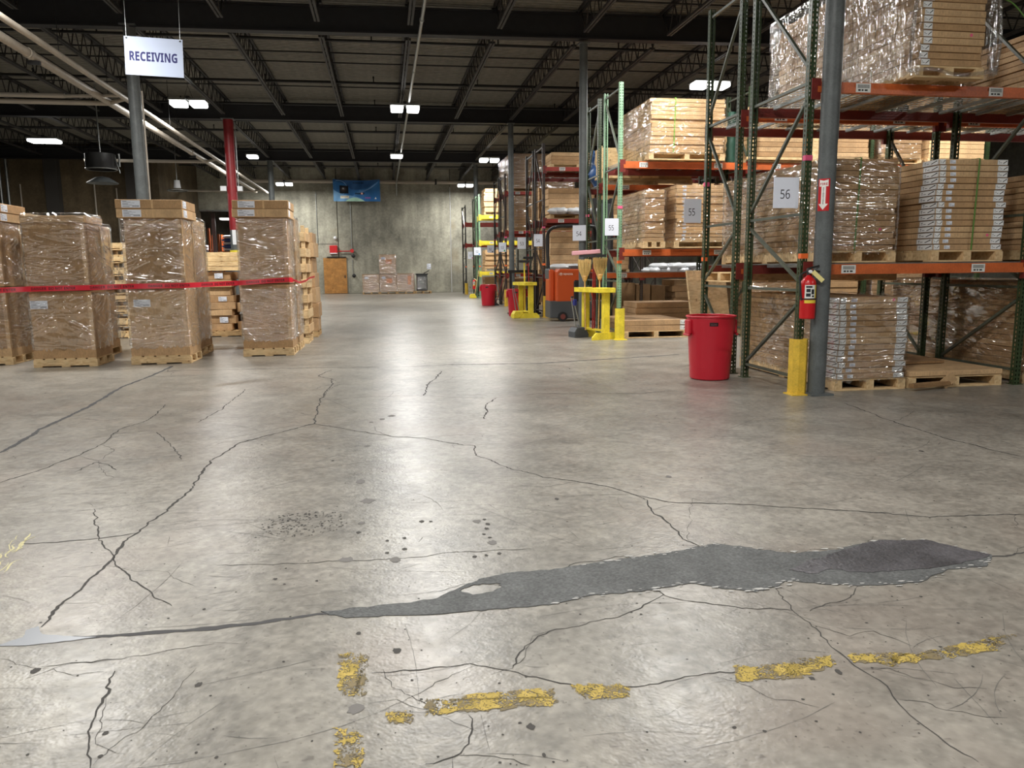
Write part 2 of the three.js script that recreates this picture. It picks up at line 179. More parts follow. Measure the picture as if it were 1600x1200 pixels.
{
  const r = rng(99);
  for (const [w, pts] of CRACKS) part('crack', ribbon(pts, w * (w > .03 ? 1 : .9), r, w > .03 ? .5 : 1), w > .03 ? M.joint : M.crack, floor);
  // hairline cracks branching beside the big ones
  const hair = [];
  for (const [w, pts] of CRACKS) for (const p of pts) if (r() < .3) { let x = p[0], z = p[1]; const a0 = r() * 6.3, q = [[x, z]]; for (let k = 0; k < 4; k++) { const a = a0 + jit(.6, r), l = .06 + r() * .14 * Math.min(3, -z / 3); x += Math.cos(a) * l; z += Math.sin(a) * l; q.push([x, z]); } hair.push(ribbon(q, .0022 * Math.max(1, -z / 4), r)); }
  tag(part('hairline_cracks', hair, M.crack, floor), null, null, null, 'stuff');
  // scratches and tyre scuffs
  const scr = [], scuffMat = std({ color: lin(.12, .115, .105), roughness: .7 });
  for (let i = 0; i < 340; i++) { const z = -2.0 - r() * r() * 11, x = jit(1, r) * (1.2 + -z * .62) + -z * .17, a = r() < .6 ? jit(.35, r) : r() * 3.14, l = (.08 + r() * r() * .9) * Math.max(1, -z / 5), c = jit(.35, r); const q = []; for (let k = 0; k <= 4; k++) { const t = k / 4 - .5; q.push([x + Math.cos(a + c * t) * l * t, z + Math.sin(a + c * t) * l * t]); } scr.push(ribbon(q, .0018 * Math.max(1, -z / 3), r, .15)); }
  tag(part('floor_scratches', scr, scuffMat, floor), null, null, null, 'stuff');
  // repair mortar where the joint broke out
  const rough = (pts, amp, n) => { const q = []; for (let i = 0; i < pts.length; i++) { const a = pts[i], b = pts[(i + 1) % pts.length]; for (let k = 0; k < n; k++) { const t = k / n; q.push([a[0] + (b[0] - a[0]) * t + jit(amp, r), a[1] + (b[1] - a[1]) * t + jit(amp, r)]); } } return q; };
  const mortarTex = tex(256, (u, v) => { const k = .315 + (fbm(u, v, 6, 4, 401) - .5) * .10 + (fbm(u, v, 90, 2, 407) - .5) * .16; return [k, k * 1.01, k * 1.0]; }, true, .8);
  const shape = new THREE.Shape(rough(PATCH, .008, 5).map((p) => new THREE.Vector2(p[0], -p[1]))); shape.holes.push(new THREE.Path(rough(ISLAND, .006, 4).map((p) => new THREE.Vector2(p[0], -p[1])).reverse()));
  const pg = new THREE.ExtrudeGeometry(shape, { depth: .003, bevelEnabled: false }); pg.rotateX(-Math.PI / 2); part('floor_patch', uvm(pg.toNonIndexed()), std({ map: mortarTex, roughness: .7, bumpMap: floorBump, bumpScale: .003 }), floor, 'dark grey mortar patch along the broken floor joint');
  const patch2Tex = tex(256, (u, v) => { const k = .275 + (fbm(u, v, 5, 5, 421) - .5) * .22 + (fbm(u, v, 80, 2, 427) - .5) * .1; return [k * 1.01, k * .985, k * 1.02]; }, true, .9);
  part('floor_patch', uvm(poly(rough(PATCH2, .008, 5), .0028, .002)), std({ map: patch2Tex, roughness: .5, bumpMap: floorBump, bumpScale: .004 }), floor, 'darker second repair at the right end of the patch');
  part('wet_spot', uvm(poly(rough(PUDDLE, .003, 5), 0, .003)), std({ color: lin(.34, .35, .37), roughness: .12 }), floor, 'smooth pale filler in the corner of the joint');
  // crumbled pale edge chips along the patch
  const chips = [], chipMat = std({ color: lin(.40, .39, .37), roughness: .9 });
  for (let i = 8; i < 36; i++) for (let k = 0; k < 5; k++) { const a = PATCH[i % PATCH.length], b = PATCH[(i + 1) % PATCH.length], t = r(), x = a[0] + (b[0] - a[0]) * t + jit(.03, r), z = a[1] + (b[1] - a[1]) * t + jit(.022, r), s = .003 + r() * r() * .011, q = []; for (let m = 0; m < 6; m++) { const an = m / 6 * 6.283; q.push([x + Math.cos(an) * s * (1 + r()) * 1.4, z + Math.sin(an) * s * (.4 + r() * .6)]); } chips.push(poly(q, .0035, .001)); }
  tag(part('concrete_chips', chips.map((g) => uvm(g)), chipMat, floor), null, null, null, 'stuff');
  // drips and gouges
  const spots = [], spotsBig = [], ring = (x, z, s, n, k) => { const q = []; for (let m = 0; m < n; m++) { const an = m / n * 6.283; q.push([x + Math.cos(an) * s * (.75 + r() * .5), z + Math.sin(an) * s * k * (.7 + r() * .6)]); } return q; };
  for (const [x, z, s] of SPOTS) (s > .022 ? spotsBig : spots).push(uvm(poly(ring(x, z, s * (s > .022 ? .9 : .75), 14, 1.3), .0014, 0)));
  for (let i = 0; i < 1000; i++) { const z = -1.9 - r() * r() * 10, x = jit(1, r) * (1.2 + -z * .62) + -z * .17; spots.push(uvm(poly(ring(x, z, (.0015 + r() * r() * .006) * Math.max(1, -z / 5), 7, 1), .0013, 0))); }
  for (let i = 0; i < 260; i++) { const a = r() * 6.283, q = Math.sqrt(r()); spots.push(uvm(poly(ring(-.48 + Math.cos(a) * q * .24, -4.27 + Math.sin(a) * q * .22, .002 + r() * .006, 6, 1), .0013, 0))); }
  tag(part('floor_spots', spots, std({ color: lin(.05, .045, .04), roughness: .8 }), floor), null, null, null, 'stuff');
  part('floor_stains', spotsBig, std({ color: lin(.15, .14, .13), roughness: .8 }), floor);
  // worn yellow lane paint: residue under flakes, cut out of thin films
  const flake = (seed, lo, res) => { const c = document.createElement('canvas'); c.width = c.height = 512; const x = c.getContext('2d'), im = x.createImageData(512, 512); for (let j = 0; j < 512; j++) for (let i = 0; i < 512; i++) { const u = i / 512, v = j / 512, n = .5 + (fbm(u, v, 9, 4, seed) - .5) * 1.5 + (fbm(u, v, 110, 2, seed + 5) - .5) * 1.0, o = (j * 512 + i) * 4; const on = n > lo ? 255 : 0, b = fbm(u, v, 14, 3, seed + 9), col = res ? [98 + b * 34, 88 + b * 28, 62 + b * 22] : [136 + b * 58, 117 + b * 50, 44 + b * 44]; im.data.set([...col, on], o); } x.putImageData(im, 0, 0); const t = new THREE.CanvasTexture(c); t.colorSpace = THREE.SRGBColorSpace; t.wrapS = t.wrapT = THREE.RepeatWrapping; t.magFilter = THREE.LinearFilter; t.repeat.set(2.2, 2.2); return t; };
  const film = (seed, lo, res) => std({ map: flake(seed, lo, res), alphaTest: .5, roughness: .7 });
  const yel = [film(501, .5), film(541, .6)], resid = film(521, .53, true);
  const edge = (q) => { const out = []; for (let i = 0; i < 4; i++) { const a = q[i], b = q[(i + 1) % 4]; for (let k = 0; k < 12; k++) { const t = k / 12; out.push([a[0] + (b[0] - a[0]) * t + jit(.013, r), a[1] + (b[1] - a[1]) * t + jit(.013, r)]); } } return out; };
  for (const [k, q] of Object.entries(PAINT)) {
    part('adhesive_residue', uvm(poly(edge(q), .0016, 0)), resid, floor);
    if (k !== 'j') part('yellow_floor_marking', uvm(poly(edge(q), .0022, 0)), 'bdfhi'.includes(k) ? yel[0] : yel[1], floor);
  }
  // pale yellow scrape at the far left
  part('yellow_floor_marking', Array.from({ length: 16 }, () => { const x = -1.82 - r() * .12, z = -3.55 - r() * .55, l = .08 + r() * .3; return ribbon([[x, z], [x - l * .12 + jit(.05, r), z - l]], .006 + r() * .008, r, 1.5); }), std({ color: lin(.55, .5, .28), roughness: .8 }), floor);
}

// ---------------------------------------------------------------- walls
const concrete = tex(1024, (u, v) => { const a = fbm(u, v, 3, 5, 601), b = fbm(u, v, 12, 4, 611), d = fbm(u * 1, v * .12, 40, 3, 621), s = fbm(u, v, 130, 2, 631); let k = .52 + (a - .5) * .36 + (b - .5) * .22 + (d - .5) * .12 + (s - .5) * .1; let c = [k * 1.0, k * .985, k * .91]; c = mixc(c, [.40, .33, .23], clamp01((fbm(u, v, 5, 4, 641) - .6) * 4) * .6); return c.map(clamp01); }, true, 9);
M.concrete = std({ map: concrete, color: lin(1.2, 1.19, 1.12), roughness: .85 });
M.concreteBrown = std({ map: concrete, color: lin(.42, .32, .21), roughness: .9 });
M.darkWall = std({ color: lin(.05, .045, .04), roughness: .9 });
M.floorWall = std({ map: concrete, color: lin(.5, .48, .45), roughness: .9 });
const WZ = -46.8;
// back wall with the opening to the next room at the left; concrete panels joined with real gaps
const wallBack = struct('wall_back', box(.2, .2, .2, 20, -.4, WZ - .3), M.concrete);
{
  const seams = [-8.35, -2.55, 4.05, 10.1, 16.2, 22.3, 26];
  for (let i = 0; i < seams.length - 1; i++) part('concrete_panel', rbox(seams[i + 1] - seams[i] - .03, 7.6, .3, (seams[i] + seams[i + 1]) / 2, 3.8, WZ - .15, .02), M.concrete, wallBack);
  part('concrete_panel', rbox(1.95, 2.75, .3, -9.36, 6.2, WZ - .15, .02), M.concrete, wallBack);        // above the opening
  part('concrete_panel', rbox(1.5, 7.6, .3, -11.1, 3.8, WZ - .15, .02), M.concrete, wallBack);
  part('joint_seal', box(.02, 6.2, .02, 4.05, 3.1, WZ + .005), M.white, wallBack);
  part('form_line', box(5.6, .02, .012, -5.4, 2.9, WZ + .003), M.joint, wallBack);
  part('lintel', box(2.0, .06, .36, -9.36, 4.8, WZ - .1), M.galv, wallBack);
}
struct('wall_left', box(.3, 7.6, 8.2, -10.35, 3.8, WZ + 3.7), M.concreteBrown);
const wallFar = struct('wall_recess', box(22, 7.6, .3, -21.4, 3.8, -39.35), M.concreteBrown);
for (const x of [-10.9, -12.1, -13.05, -14.6, -16.2, -17.6]) part('wall_pipe', cyl(.035, .035, 5.4 + (x * 7 % 1), 8, x, 2.9, -39.12), M.pipeWhite, wallFar);
for (const x of [-14.75, -11.3]) part('pilaster', box(.55, 7.6, .5, x, 3.8, -39.0), M.darkWall, wallFar);
for (const x of [-16.7, -17.0]) part('wall_pipe', cyl(.06, .06, 7, 10, x, 3.5, -39.08), M.galv, wallFar);
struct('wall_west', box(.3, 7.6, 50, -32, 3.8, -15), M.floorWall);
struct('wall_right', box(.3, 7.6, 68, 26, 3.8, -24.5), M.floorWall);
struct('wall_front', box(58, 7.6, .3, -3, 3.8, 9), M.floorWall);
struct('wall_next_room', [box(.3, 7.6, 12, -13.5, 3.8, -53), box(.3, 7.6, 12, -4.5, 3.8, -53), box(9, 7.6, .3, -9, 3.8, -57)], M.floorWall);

// ---------------------------------------------------------------- ceiling: ribbed deck, girders, bar joists
const DECK = 7.22, GIRD = 6.52;
const GZ = [-7.8, -18.15, -28.4, -38.7];
const ceiling = new THREE.Group(); ceiling.name = 'ceiling'; ceiling.userData.kind = 'structure'; scene.add(ceiling);
{
  const pos = [], prof = [[0, 0], [.105, 0], [.108, .06], [.147, .06], [.15, 0]];
  for (let z = FLOOR_Z0; z < FLOOR_Z1; z += .15) for (let i = 0; i < 4; i++) { const a = prof[i], b = prof[i + 1], z0 = z + a[0], z1 = z + b[0], y0 = DECK + a[1], y1 = DECK + b[1], x0 = FLOOR_X0, x1 = FLOOR_X1; pos.push(x0, y0, z0, x1, y0, z0, x1, y1, z1, x0, y0, z0, x1, y1, z1, x0, y1, z1); }
  const g = new THREE.BufferGeometry(); g.setAttribute('position', new THREE.Float32BufferAttribute(pos, 3)); g.computeVertexNormals();
  part('ribbed_roof_deck', uvm(g), M.deck, ceiling);
  part('roof_board', box(58, .1, 68, -3, DECK + .1, -24.5), M.darkWall, ceiling);
  const slope = [.012, .012, .005, .003];
  GZ.forEach((z, i) => { const w = 57.5; const o = part('roof_girder', [box(w, .56, .02, -3, GIRD + .28, 0), box(w, .03, .24, -3, GIRD + .015, 0), box(w, .03, .24, -3, GIRD + .55, 0)], M.girder, ceiling); o.position.z = z; o.rotation.z = slope[i]; });
  // one open-web joist, cloned into every bay
  const L = 10.1, jg = { top: [], bot: [], web: [] };
  for (const s of [-1, 1]) { jg.top.push(box(.055, .055, L, s * .04, -.03, 0)); jg.bot.push(box(.05, .05, L - .9, s * .036, -.62, 0)); }
  const n = 16, p = (L - .9) / n; for (let i = 0; i < n; i++) { const z0 = -(L - .9) / 2 + i * p; jg.web.push(bar([0, -.62, z0], [0, -.03, z0 + p / 2], .022, .022), bar([0, -.03, z0 + p / 2], [0, -.62, z0 + p], .022, .022)); }
  jg.web.push(bar([0, -.62, -(L - .9) / 2], [0, -.04, -L / 2], .03, .03), bar([0, -.62, (L - .9) / 2], [0, -.04, L / 2], .03, .03));
  const G = { top: merge(jg.top), bot: merge(jg.bot), web: merge(jg.web) };
  const bays = [[-2.65, -13, 12], [-12.97, -13, 12], [-23.27, -13, 12], [-33.55, -13, 12], [-43.75, -12, 10]];
  for (const [z, k0, k1] of bays) for (let k = k0; k <= k1; k++) { const j = sub('bar_joist', ceiling, [.74 + 1.945 * k, DECK, z]); part('top_chord', G.top, M.joist, j); part('bottom_chord', G.bot, M.joist, j); part('web', G.web, M.joist, j); }
}

// ---------------------------------------------------------------- columns
function column(x, z, r, h, mat, label, extra) { const t = thing('steel_column', label, 'column', [x, 0, z]); part('shaft', uvm(cyl(r, r, h, 28, 0, h / 2, 0)), mat, t); part('base_plate', box(r * 2.9, .02, r * 2.9, 0, .01, 0), mat, t); part('cap_plate', box(r * 2.6, .03, r * 2.6, 0, h - .015, 0), mat, t); if (extra) extra(t); return t; }
column(4.64, -7.67, .092, GIRD, M.columnGrey, 'grey round steel column carrying the red fire extinguisher arrow sign', (t) => part('conduit', rod([.1, 2.7, .0], [.1, 6.3, .0], .012), M.galv, t));
column(4.73, -18.15, .095, GIRD, M.columnGrey, 'grey steel column behind the yellow broom stand, beside the orange truck');
column(4.66, -28.15, .1, GIRD, M.columnGrey, 'grey steel column standing in front of the far red waste bin rack ends');
column(4.72, -39.35, .11, GIRD, M.columnGrey, 'farthest grey steel column of the right row, near the back wall');
column(-5.1, -18.15, .125, GIRD, M.columnGrey, 'grey steel column rising behind the hanging receiving sign', (t) => part('conduit', rod([.16, .5, .02], [.16, 5.2, .02], .018), M.pipeWhite, t));
column(-5.05, -28.4, .16, GIRD, M.columnGrey, 'column painted red above with a white arrow panel, behind the left stacks', (t) => {
  part('red_sleeve', uvm(cyl(.166, .166, 3.7, 28, 0, 4.65, 0)), M.columnRed, t, 'red painted upper part of the column'); part('yellow_collar', uvm(cyl(.2, .2, .42, 28, 0, 1.9, 0)), M.yellowBright, t, 'yellow collar guard');
  part('arrow_panel', box(.12, .5, .01, 0, 2.55, .166), M.white, t); part('junction_box', box(.2, .16, .14, -.27, 4.2, .04), M.white, t); part('junction_box', box(.16, .16, .14, .27, 4.2, .04), M.white, t); part('conduit', rod([.22, 4.2, .03], [.22, 6.4, .03], .02), M.galv, t);
  part('red_standpipe', rod([.32, 0, .05], [.32, 2.9, .05], .04, 10), M.columnRed, t);
});
column(-5.1, -38.7, .13, GIRD, M.columnGrey, 'far grey steel column left of the blue banner');

// ---------------------------------------------------------------- pipes
{
  const P1 = thing('sprinkler_main', 'slender cream sprinkler pipe running along the ceiling at left', 'pipe');
  part('pipe', uvm(rod([-6.1, 5.6, 6], [-6.1, 5.6, -44.6], .06, 14)), M.pipeWhite, P1);
  const P2 = thing('sprinkler_main', 'thick cream sprinkler pipe with black couplings, below the slender one', 'pipe');
  part('pipe', uvm(rod([-6.6, 5.58, 6], [-6.6, 5.58, -43.9], .085, 16)), M.pipeWhite, P2);
  for (let z = -4; z > -42; z -= 6.4) { part('coupling', rod([-6.6, 5.58, z], [-6.6, 5.58, z - .18], .1, 16), M.pipeWhite, P2); part('hanger_clamp', box(.22, .07, .07, -6.6, 5.46, z - .3), M.pipeDark, P2); }
  for (const z of [-21.3, -31.9, -43.2]) { const b = part('branch', [rod([-6.1, 5.6, z + .35], [-6.6, 5.55, z], .05, 10), rod([-6.6, 5.55, z], [z > -25 ? -24 : z > -35 ? -10.9 : -10.15, 5.55, z], .06, 12)], M.pipeWhite, P2); }
  part('branch', [rod([-6.12, 5.6, -20.6], [-7.5, 5.64, -21.0], .04, 10), rod([-7.5, 5.64, -21.0], [-24, 5.64, -21.0], .055, 12)], M.pipeWhite, P1);
  const c = thing('conduit', 'light grey conduit hanging down the middle of the ceiling', 'pipe'); part('conduit_tube', rod([.94, 6.3, 6], [.9, 6.3, -45.5], .036, 10), M.galv, c); for (let z = -8; z > -45; z -= 4.1) part('coupling', rod([.92, 6.3, z], [.92, 6.3, z - .12], .048, 10), M.galv, c); part('drop', rod([.9, 6.3, -45.5], [.9, 5.6, -45.9], .03, 8), M.galv, c);
  const w = thing('wall_pipe_run', 'cream pipe running along the top of the back wall', 'pipe'); part('pipe', rod([-8, 6.42, -46.4], [9, 6.42, -46.4], .1, 12), M.pipeWhite, w); for (const x of [3.2, 8]) part('pipe_bracket', box(.1, .3, .3, x, 6.45, -46.45), M.pipeDark, w);
  // thin dark branch lines under the deck, one run of pipe per line
  const br = thing('sprinkler_branch', 'dark thin sprinkler branch pipes crossing the whole ceiling under the deck', 'pipe');
  const lines = [-4.2, -9.9, -12.4, -15, -17.1, -19.4, -19.9, -21.9, -22.9, -24.2, -25.1, -25.8, -27.4, -29.4, -30.6, -32.4, -34, -36.9, -37.6, -40, -41.5, -43, -45];
  lines.forEach((z, i) => { const y = i % 3 ? 6.95 : 6.72; part('branch_pipe', rod([-31, y, z], [25, y + .25, z], i % 3 ? .02 : .034, 6), M.pipeDark, br); if (i % 3 === 0) for (let x = -28; x < 25; x += 3.1) part('sprinkler_head', [cyl(.018, .018, .16, 6, x, y + .1 + (x + 31) / 56 * .25, z), cyl(.035, .02, .05, 6, x, y + .17 + (x + 31) / 56 * .25, z)], M.pipeDark, br); });
  part('branch_pipe', rod([-31, 6.86, -30.4], [25, 6.98, -30.4], .12, 10), M.pipeDark, br); part('branch_pipe', rod([-31, 6.8, -40.2], [25, 6.9, -40.2], .1, 10), M.pipeDark, br);
  const rods = [[-6.6, -21.3], [-6.6, -13], [-6.6, -28], [-6.1, -17], [-6.1, -25]]; for (const [x, z] of rods) part('hanger_rod', rod([x, 5.6, z], [x, 7.1, z], .008, 5), M.pipeDark, P2);
}

// ---------------------------------------------------------------- high-bay lamps: each glowing mesh has its light just under it
M.glow = std({ color: lin(.8, .8, .8), emissive: lin(...LAMP_COLOR), emissiveIntensity: LAMP_GLOW, roughness: .5 });
M.glowDim = std({ color: lin(.8, .8, .8), emissive: lin(...LAMP_COLOR), emissiveIntensity: 3, roughness: .5 });
LAMPS.forEach(([x, y, z, n, w, where]) => {
  const dim = y < 5, t = thing('ceiling_lamp', where ? `${n === 2 ? 'twin-panel' : 'single-panel'} white high-bay lamp ${where}` : 'white high-bay ceiling lamp hanging over the hall outside the picture', 'lamp', [x, y, z], 0, where ? undefined : 'high-bay lamps outside the picture');
  const d = n === 2 ? .5 : .55, off = n === 2 ? w / 2 + .06 : 0;
  for (const s of n === 2 ? [-1, 1] : [0]) { part('housing', rbox(w + .05, .06, d + .05, s * off, .035, 0, .01), M.galv, t); part('glowing_panel', rbox(w, n === 2 ? .13 : .1, d, s * off, n === 2 ? -.06 : -.045, 0, .04), dim ? M.glowDim : M.glow, t); }
  part('driver_box', rbox(.1, .1, .3, 0, .1, 0, .01), M.black, t);
  if (!dim) part('hanger', [rod([-.12, .1, 0], [0, .45, 0], .006, 5), rod([.12, .1, 0], [0, .45, 0], .006, 5), rod([0, .45, 0], [0, DECK - y - .02, 0], .008, 5)], M.black, t); else part('hanger', rod([0, .1, 0], [0, 2.4, 0], .008, 5), M.black, t);
  const L = new THREE.RectAreaLight(lin(...LAMP_COLOR), (dim ? .7 : 1) * LAMP_FLUX / ((n === 2 ? w * 2 + .12 : w) * d), n === 2 ? w * 2 + .12 : w, d); L.name = numbered('lamp_light'); L.position.set(x, y - .15, z); L.rotation.x = -Math.PI / 2; scene.add(L);
});

// ---------------------------------------------------------------- kinds of load: pallet, carton, stretch film, straps
const cache = {};
const memo = (k, f) => cache[k] ??= f();
// alongX: the stringers run left to right (solid board seen from the aisle); otherwise three stringer ends show
function pallet(x, y, z, w, d, alongX, label, mat = M.pine, h = .13, group, turn = 0) {
  const t = thing('wooden_pallet', label, 'pallet', [x, y, z], turn, group), bt = .018, sh = h - bt * 2, W = alongX ? d : w, L = alongX ? w : d; // W across the stringers, L along them
  const turnG = (g) => alongX ? uvm(g.clone().rotateY(Math.PI / 2), x, z) : g;
  const dk = Math.max(5, Math.round(L / .16)), bw = L / dk * .82;
  const gs = memo(`ps${L}${sh}${alongX}`, () => turnG(uvm(rbox(.05 + .045, sh, L, 0, 0, 0, .004), 0, 0, true)));
  const gd = memo(`pd${W}${bw}${alongX}`, () => turnG(rbox(W, bt, bw, 0, 0, 0, .003)));
  const put = (n, g, a, yy, b) => { const o = part(n, g, mat, t); o.position.set(alongX ? b : a, yy, alongX ? a : b); };
  for (const s of [-1, 0, 1]) put('stringer', gs, s * (W / 2 - .048), bt + sh / 2, 0);
  for (let i = 0; i < dk; i++) put('deck_board', gd, 0, h - bt / 2, -L / 2 + (i + .5) * L / dk);
  for (const b of [-1, 0, 1]) put('bottom_board', gd, 0, bt / 2, b * (L / 2 - bw / 2));
  return t;
}
function cartonGeo(w, h, d) { return memo(`c${w.toFixed(2)}_${h.toFixed(3)}_${d.toFixed(2)}`, () => rbox(w, h, d, 0, h / 2, 0, Math.min(.008, h * .12))); }
function carton(w, h, d, pos, label, o = {}) { const m = o.mat ?? M.kraft[Math.floor(R0() * 3)]; const c = solid('carton', cartonGeo(w, h, d), m, label, 'box', pos, o.turn ?? 0, o.group); return c; }
const ink = (g, x, y, w, h) => { g.fillStyle = '#3a3c44'; g.fillRect(x, y, w, h); };
const labelTex = canvas(256, 160, (g) => { g.fillStyle = '#dfe3ec'; g.fillRect(0, 0, 256, 160); for (let i = 0; i < 7; i++) ink(g, 14, 14 + i * 20, 60 + (i * 53) % 140, i % 3 ? 5 : 9); ink(g, 150, 110, 90, 34); g.fillStyle = '#dfe3ec'; for (let i = 0; i < 22; i++) g.fillRect(152 + i * 4, 110, 1 + (i * 7) % 3, 34); });
const iconTex = canvas(256, 128, (g) => { g.fillStyle = '#e6e6e4'; g.fillRect(0, 0, 256, 128); g.strokeStyle = '#202226'; g.lineWidth = 4; g.strokeRect(6, 6, 244, 116); g.fillStyle = '#202226'; g.save(); g.translate(180, 66); g.rotate(-.6); g.fillRect(-48, -9, 96, 18); g.beginPath(); g.arc(50, 0, 14, 0, 7); g.fill(); g.restore(); g.fillRect(30, 40, 22, 18); g.fillRect(64, 70, 40, 12); g.fillRect(36, 74, 10, 22); });
M.label = std({ map: labelTex, roughness: .6 }); M.icon = std({ map: iconTex, roughness: .6 });
const labelGeo = (w, h) => memo(`l${w}_${h}`, () => { const g = new THREE.BoxGeometry(w, h, .0015); return g; });
const sideLabelGeo = (w, h) => memo(`ls${w}_${h}`, () => new THREE.BoxGeometry(.0015, h, w));
function put(name, g, m, parent, x, y, z, rz = 0, label) { const o = part(name, g, m, parent, label); o.position.set(x, y, z); o.rotation.z = rz; return o; }

// stretch film: thin clear sheet, pulled folds are whiter and raised
const foldPix = (seed, steep, dense = 1) => canvas(1024, 1024, (g) => {
  const r = rng(seed); g.fillStyle = '#000'; g.fillRect(0, 0, 1024, 1024); g.lineCap = 'round';
  const wrapDraw = (f) => { for (const [ox, oy] of [[0, 0], [-1024, 0], [1024, 0], [0, 1024], [0, -1024]]) f(ox, oy); };
  for (let k = 0; k < 30 * dense; k++) { const cx = r() * 1024, cy = r() * 1024, a = jit(steep, r), n = 5 + r() * 14; for (let i = 0; i < n; i++) { const l = 50 + r() * r() * 420, x = cx + jit(170, r), y = cy + jit(50, r), aa = a + jit(.14, r), v = 150 + r() * 105, q = [jit(10, r), jit(16, r)]; g.strokeStyle = `rgba(${v | 0},${v | 0},${v | 0},${.35 + r() * .65})`; g.lineWidth = 1.5 + r() * r() * r() * 26; wrapDraw((ox, oy) => { g.beginPath(); g.moveTo(x - Math.cos(aa) * l / 2 + ox, y - Math.sin(aa) * l / 2 + oy); g.quadraticCurveTo(x + ox + q[0], y + oy + q[1], x + Math.cos(aa) * l / 2 + ox, y + Math.sin(aa) * l / 2 + oy); g.stroke(); }); } }
  for (let k = 0; k < 260; k++) { const x = r() * 1024, y = r() * 1024, v = 120 + r() * 135; g.strokeStyle = `rgba(${v | 0},${v | 0},${v | 0},.9)`; g.lineWidth = 2 + r() * 6; g.beginPath(); g.moveTo(x, y); g.lineTo(x + jit(26, r), y + jit(12, r)); g.stroke(); }
});
function blurred(src, n, rad, passes) { // wrap-round box blur
  let a = src; const tmp = new Float32Array(n * n), k = 1 / (2 * rad + 1);
  for (let p = 0; p < passes; p++) { const o = new Float32Array(n * n); for (let y = 0; y < n; y++) { let s = 0; for (let i = -rad; i <= rad; i++) s += a[y * n + ((i + n) % n)]; for (let x = 0; x < n; x++) { tmp[y * n + x] = s * k; s += a[y * n + (x + rad + 1) % n] - a[y * n + (x - rad + n) % n]; } } for (let x = 0; x < n; x++) { let s = 0; for (let i = -rad; i <= rad; i++) s += tmp[((i + n) % n) * n + x]; for (let y = 0; y < n; y++) { o[y * n + x] = s * k; s += tmp[((y + rad + 1) % n) * n + x] - tmp[((y - rad + n) % n) * n + x]; } } a = o; }
  return a;
}
function filmMat(seed, steep, metres, rough = .2, dense = 1, bump = .016) {
  const n = 1024, c = foldPix(seed, steep, dense), d = c.image.getContext('2d').getImageData(0, 0, n, n).data, h = new Float32Array(n * n); for (let i = 0; i < h.length; i++) h[i] = d[i * 4] / 255;
  const h1 = blurred(h, n, 2, 2), h2 = blurred(h, n, 6, 2), q = new Uint8Array(n * n * 4); for (let i = 0; i < h.length; i++) { const v = 255 * (h1[i] * .4 + h2[i] * .6); q[i * 4] = q[i * 4 + 1] = q[i * 4 + 2] = v; q[i * 4 + 3] = 255; }
  const b = new THREE.DataTexture(q, n, n, THREE.RGBAFormat); b.flipY = true; b.wrapS = b.wrapT = THREE.RepeatWrapping; b.magFilter = THREE.LinearFilter; b.repeat.set(1 / metres, 1 / metres); b.needsUpdate = true;
  return new THREE.MeshPhysicalMaterial({ color: lin(.97, .975, .98), transmission: 1, thickness: 0, roughness: rough, ior: 2.9, bumpMap: b, bumpScale: bump, side: THREE.DoubleSide });
}
M.film = [filmMat(11, .42, 1.6, .12, 1.1, .022), filmMat(23, .5, 1.7, .11, 1.1, .02), filmMat(37, .36, 1.5, .12, 1.1, .022)];
M.filmSteep = filmMat(51, .16, 1.8, .15, 2.2, .024);
function filmGeo(w, h, d, seed, o = {}) { // open-bottomed crumpled sleeve round a w x h x d box, base at 0
  const r = rng(seed), pos = [], uv = [], idx = [], per = 2 * (w + d), N = Math.round(per / .032), K = Math.max(4, Math.round(h / .032)), g0 = o.gap ?? .01, amp = o.amp ?? .02, q = [r() * 50, r() * 50, r() * 50], L = lat(128, 77), V = (x, y) => vnoise(L, 128, x + q[0], y + q[1]);
  for (let k = 0; k <= K; k++) for (let i = 0; i <= N; i++) {
    const s = i % N / N * per, y = k / K * h; let x, z, nx = 0, nz = 0;
    if (s < w) { x = -w / 2 + s; z = d / 2; nz = 1; } else if (s < w + d) { x = w / 2; z = d / 2 - (s - w); nx = 1; } else if (s < 2 * w + d) { x = w / 2 - (s - w - d); z = -d / 2; nz = -1; } else { x = -w / 2; z = -d / 2 + (s - 2 * w - d); nx = -1; }
    let e; if (o.steep) e = .55 * Math.abs(V(s * 20 + y * 4, y * 1.2) * 2 - 1) + .4 * V(s * 7 - y * 2, y * 2.5) + .25 * V(s * 30, y * 9);
    else { const m = V(s * 2.3 + 9, y * 2.1 + q[2]); e = .5 * V(s * 5 + y * 4, y * 9 - s * 1.5) + .4 * Math.abs(V(s * 3.2 - y * 2, y * 17 + s * 2.5) * 2 - 1) + (.15 + m * .3) * V(s * 17, y * 21); }
    const off = g0 + amp * e, inn = k === K ? -.05 : 0;
    pos.push(x + nx * (off + inn), y + (k === K ? .012 : jit(.006, r) * (k === 0 ? 5 : 0)), z + nz * (off + inn)); if (o.steep) uv.push(y, s); else uv.push(s, y - s * .03);
  }
  for (let k = 0; k < K; k++) for (let i = 0; i < N; i++) { const a = k * (N + 1) + i, b = a + 1, c = a + N + 1; if (o.openFront && i / N * per > .07 && i / N * per < w - .1 - .06 * Math.sin(k / K * 5)) continue; idx.push(a, b, c, b, c + 1, c); }
  const g = new THREE.BufferGeometry(); g.setAttribute('position', new THREE.Float32BufferAttribute(pos, 3)); g.setAttribute('uv', new THREE.Float32BufferAttribute(uv, 2)); g.setIndex(idx); g.computeVertexNormals(); return g;
}
let filmSeed = 900;
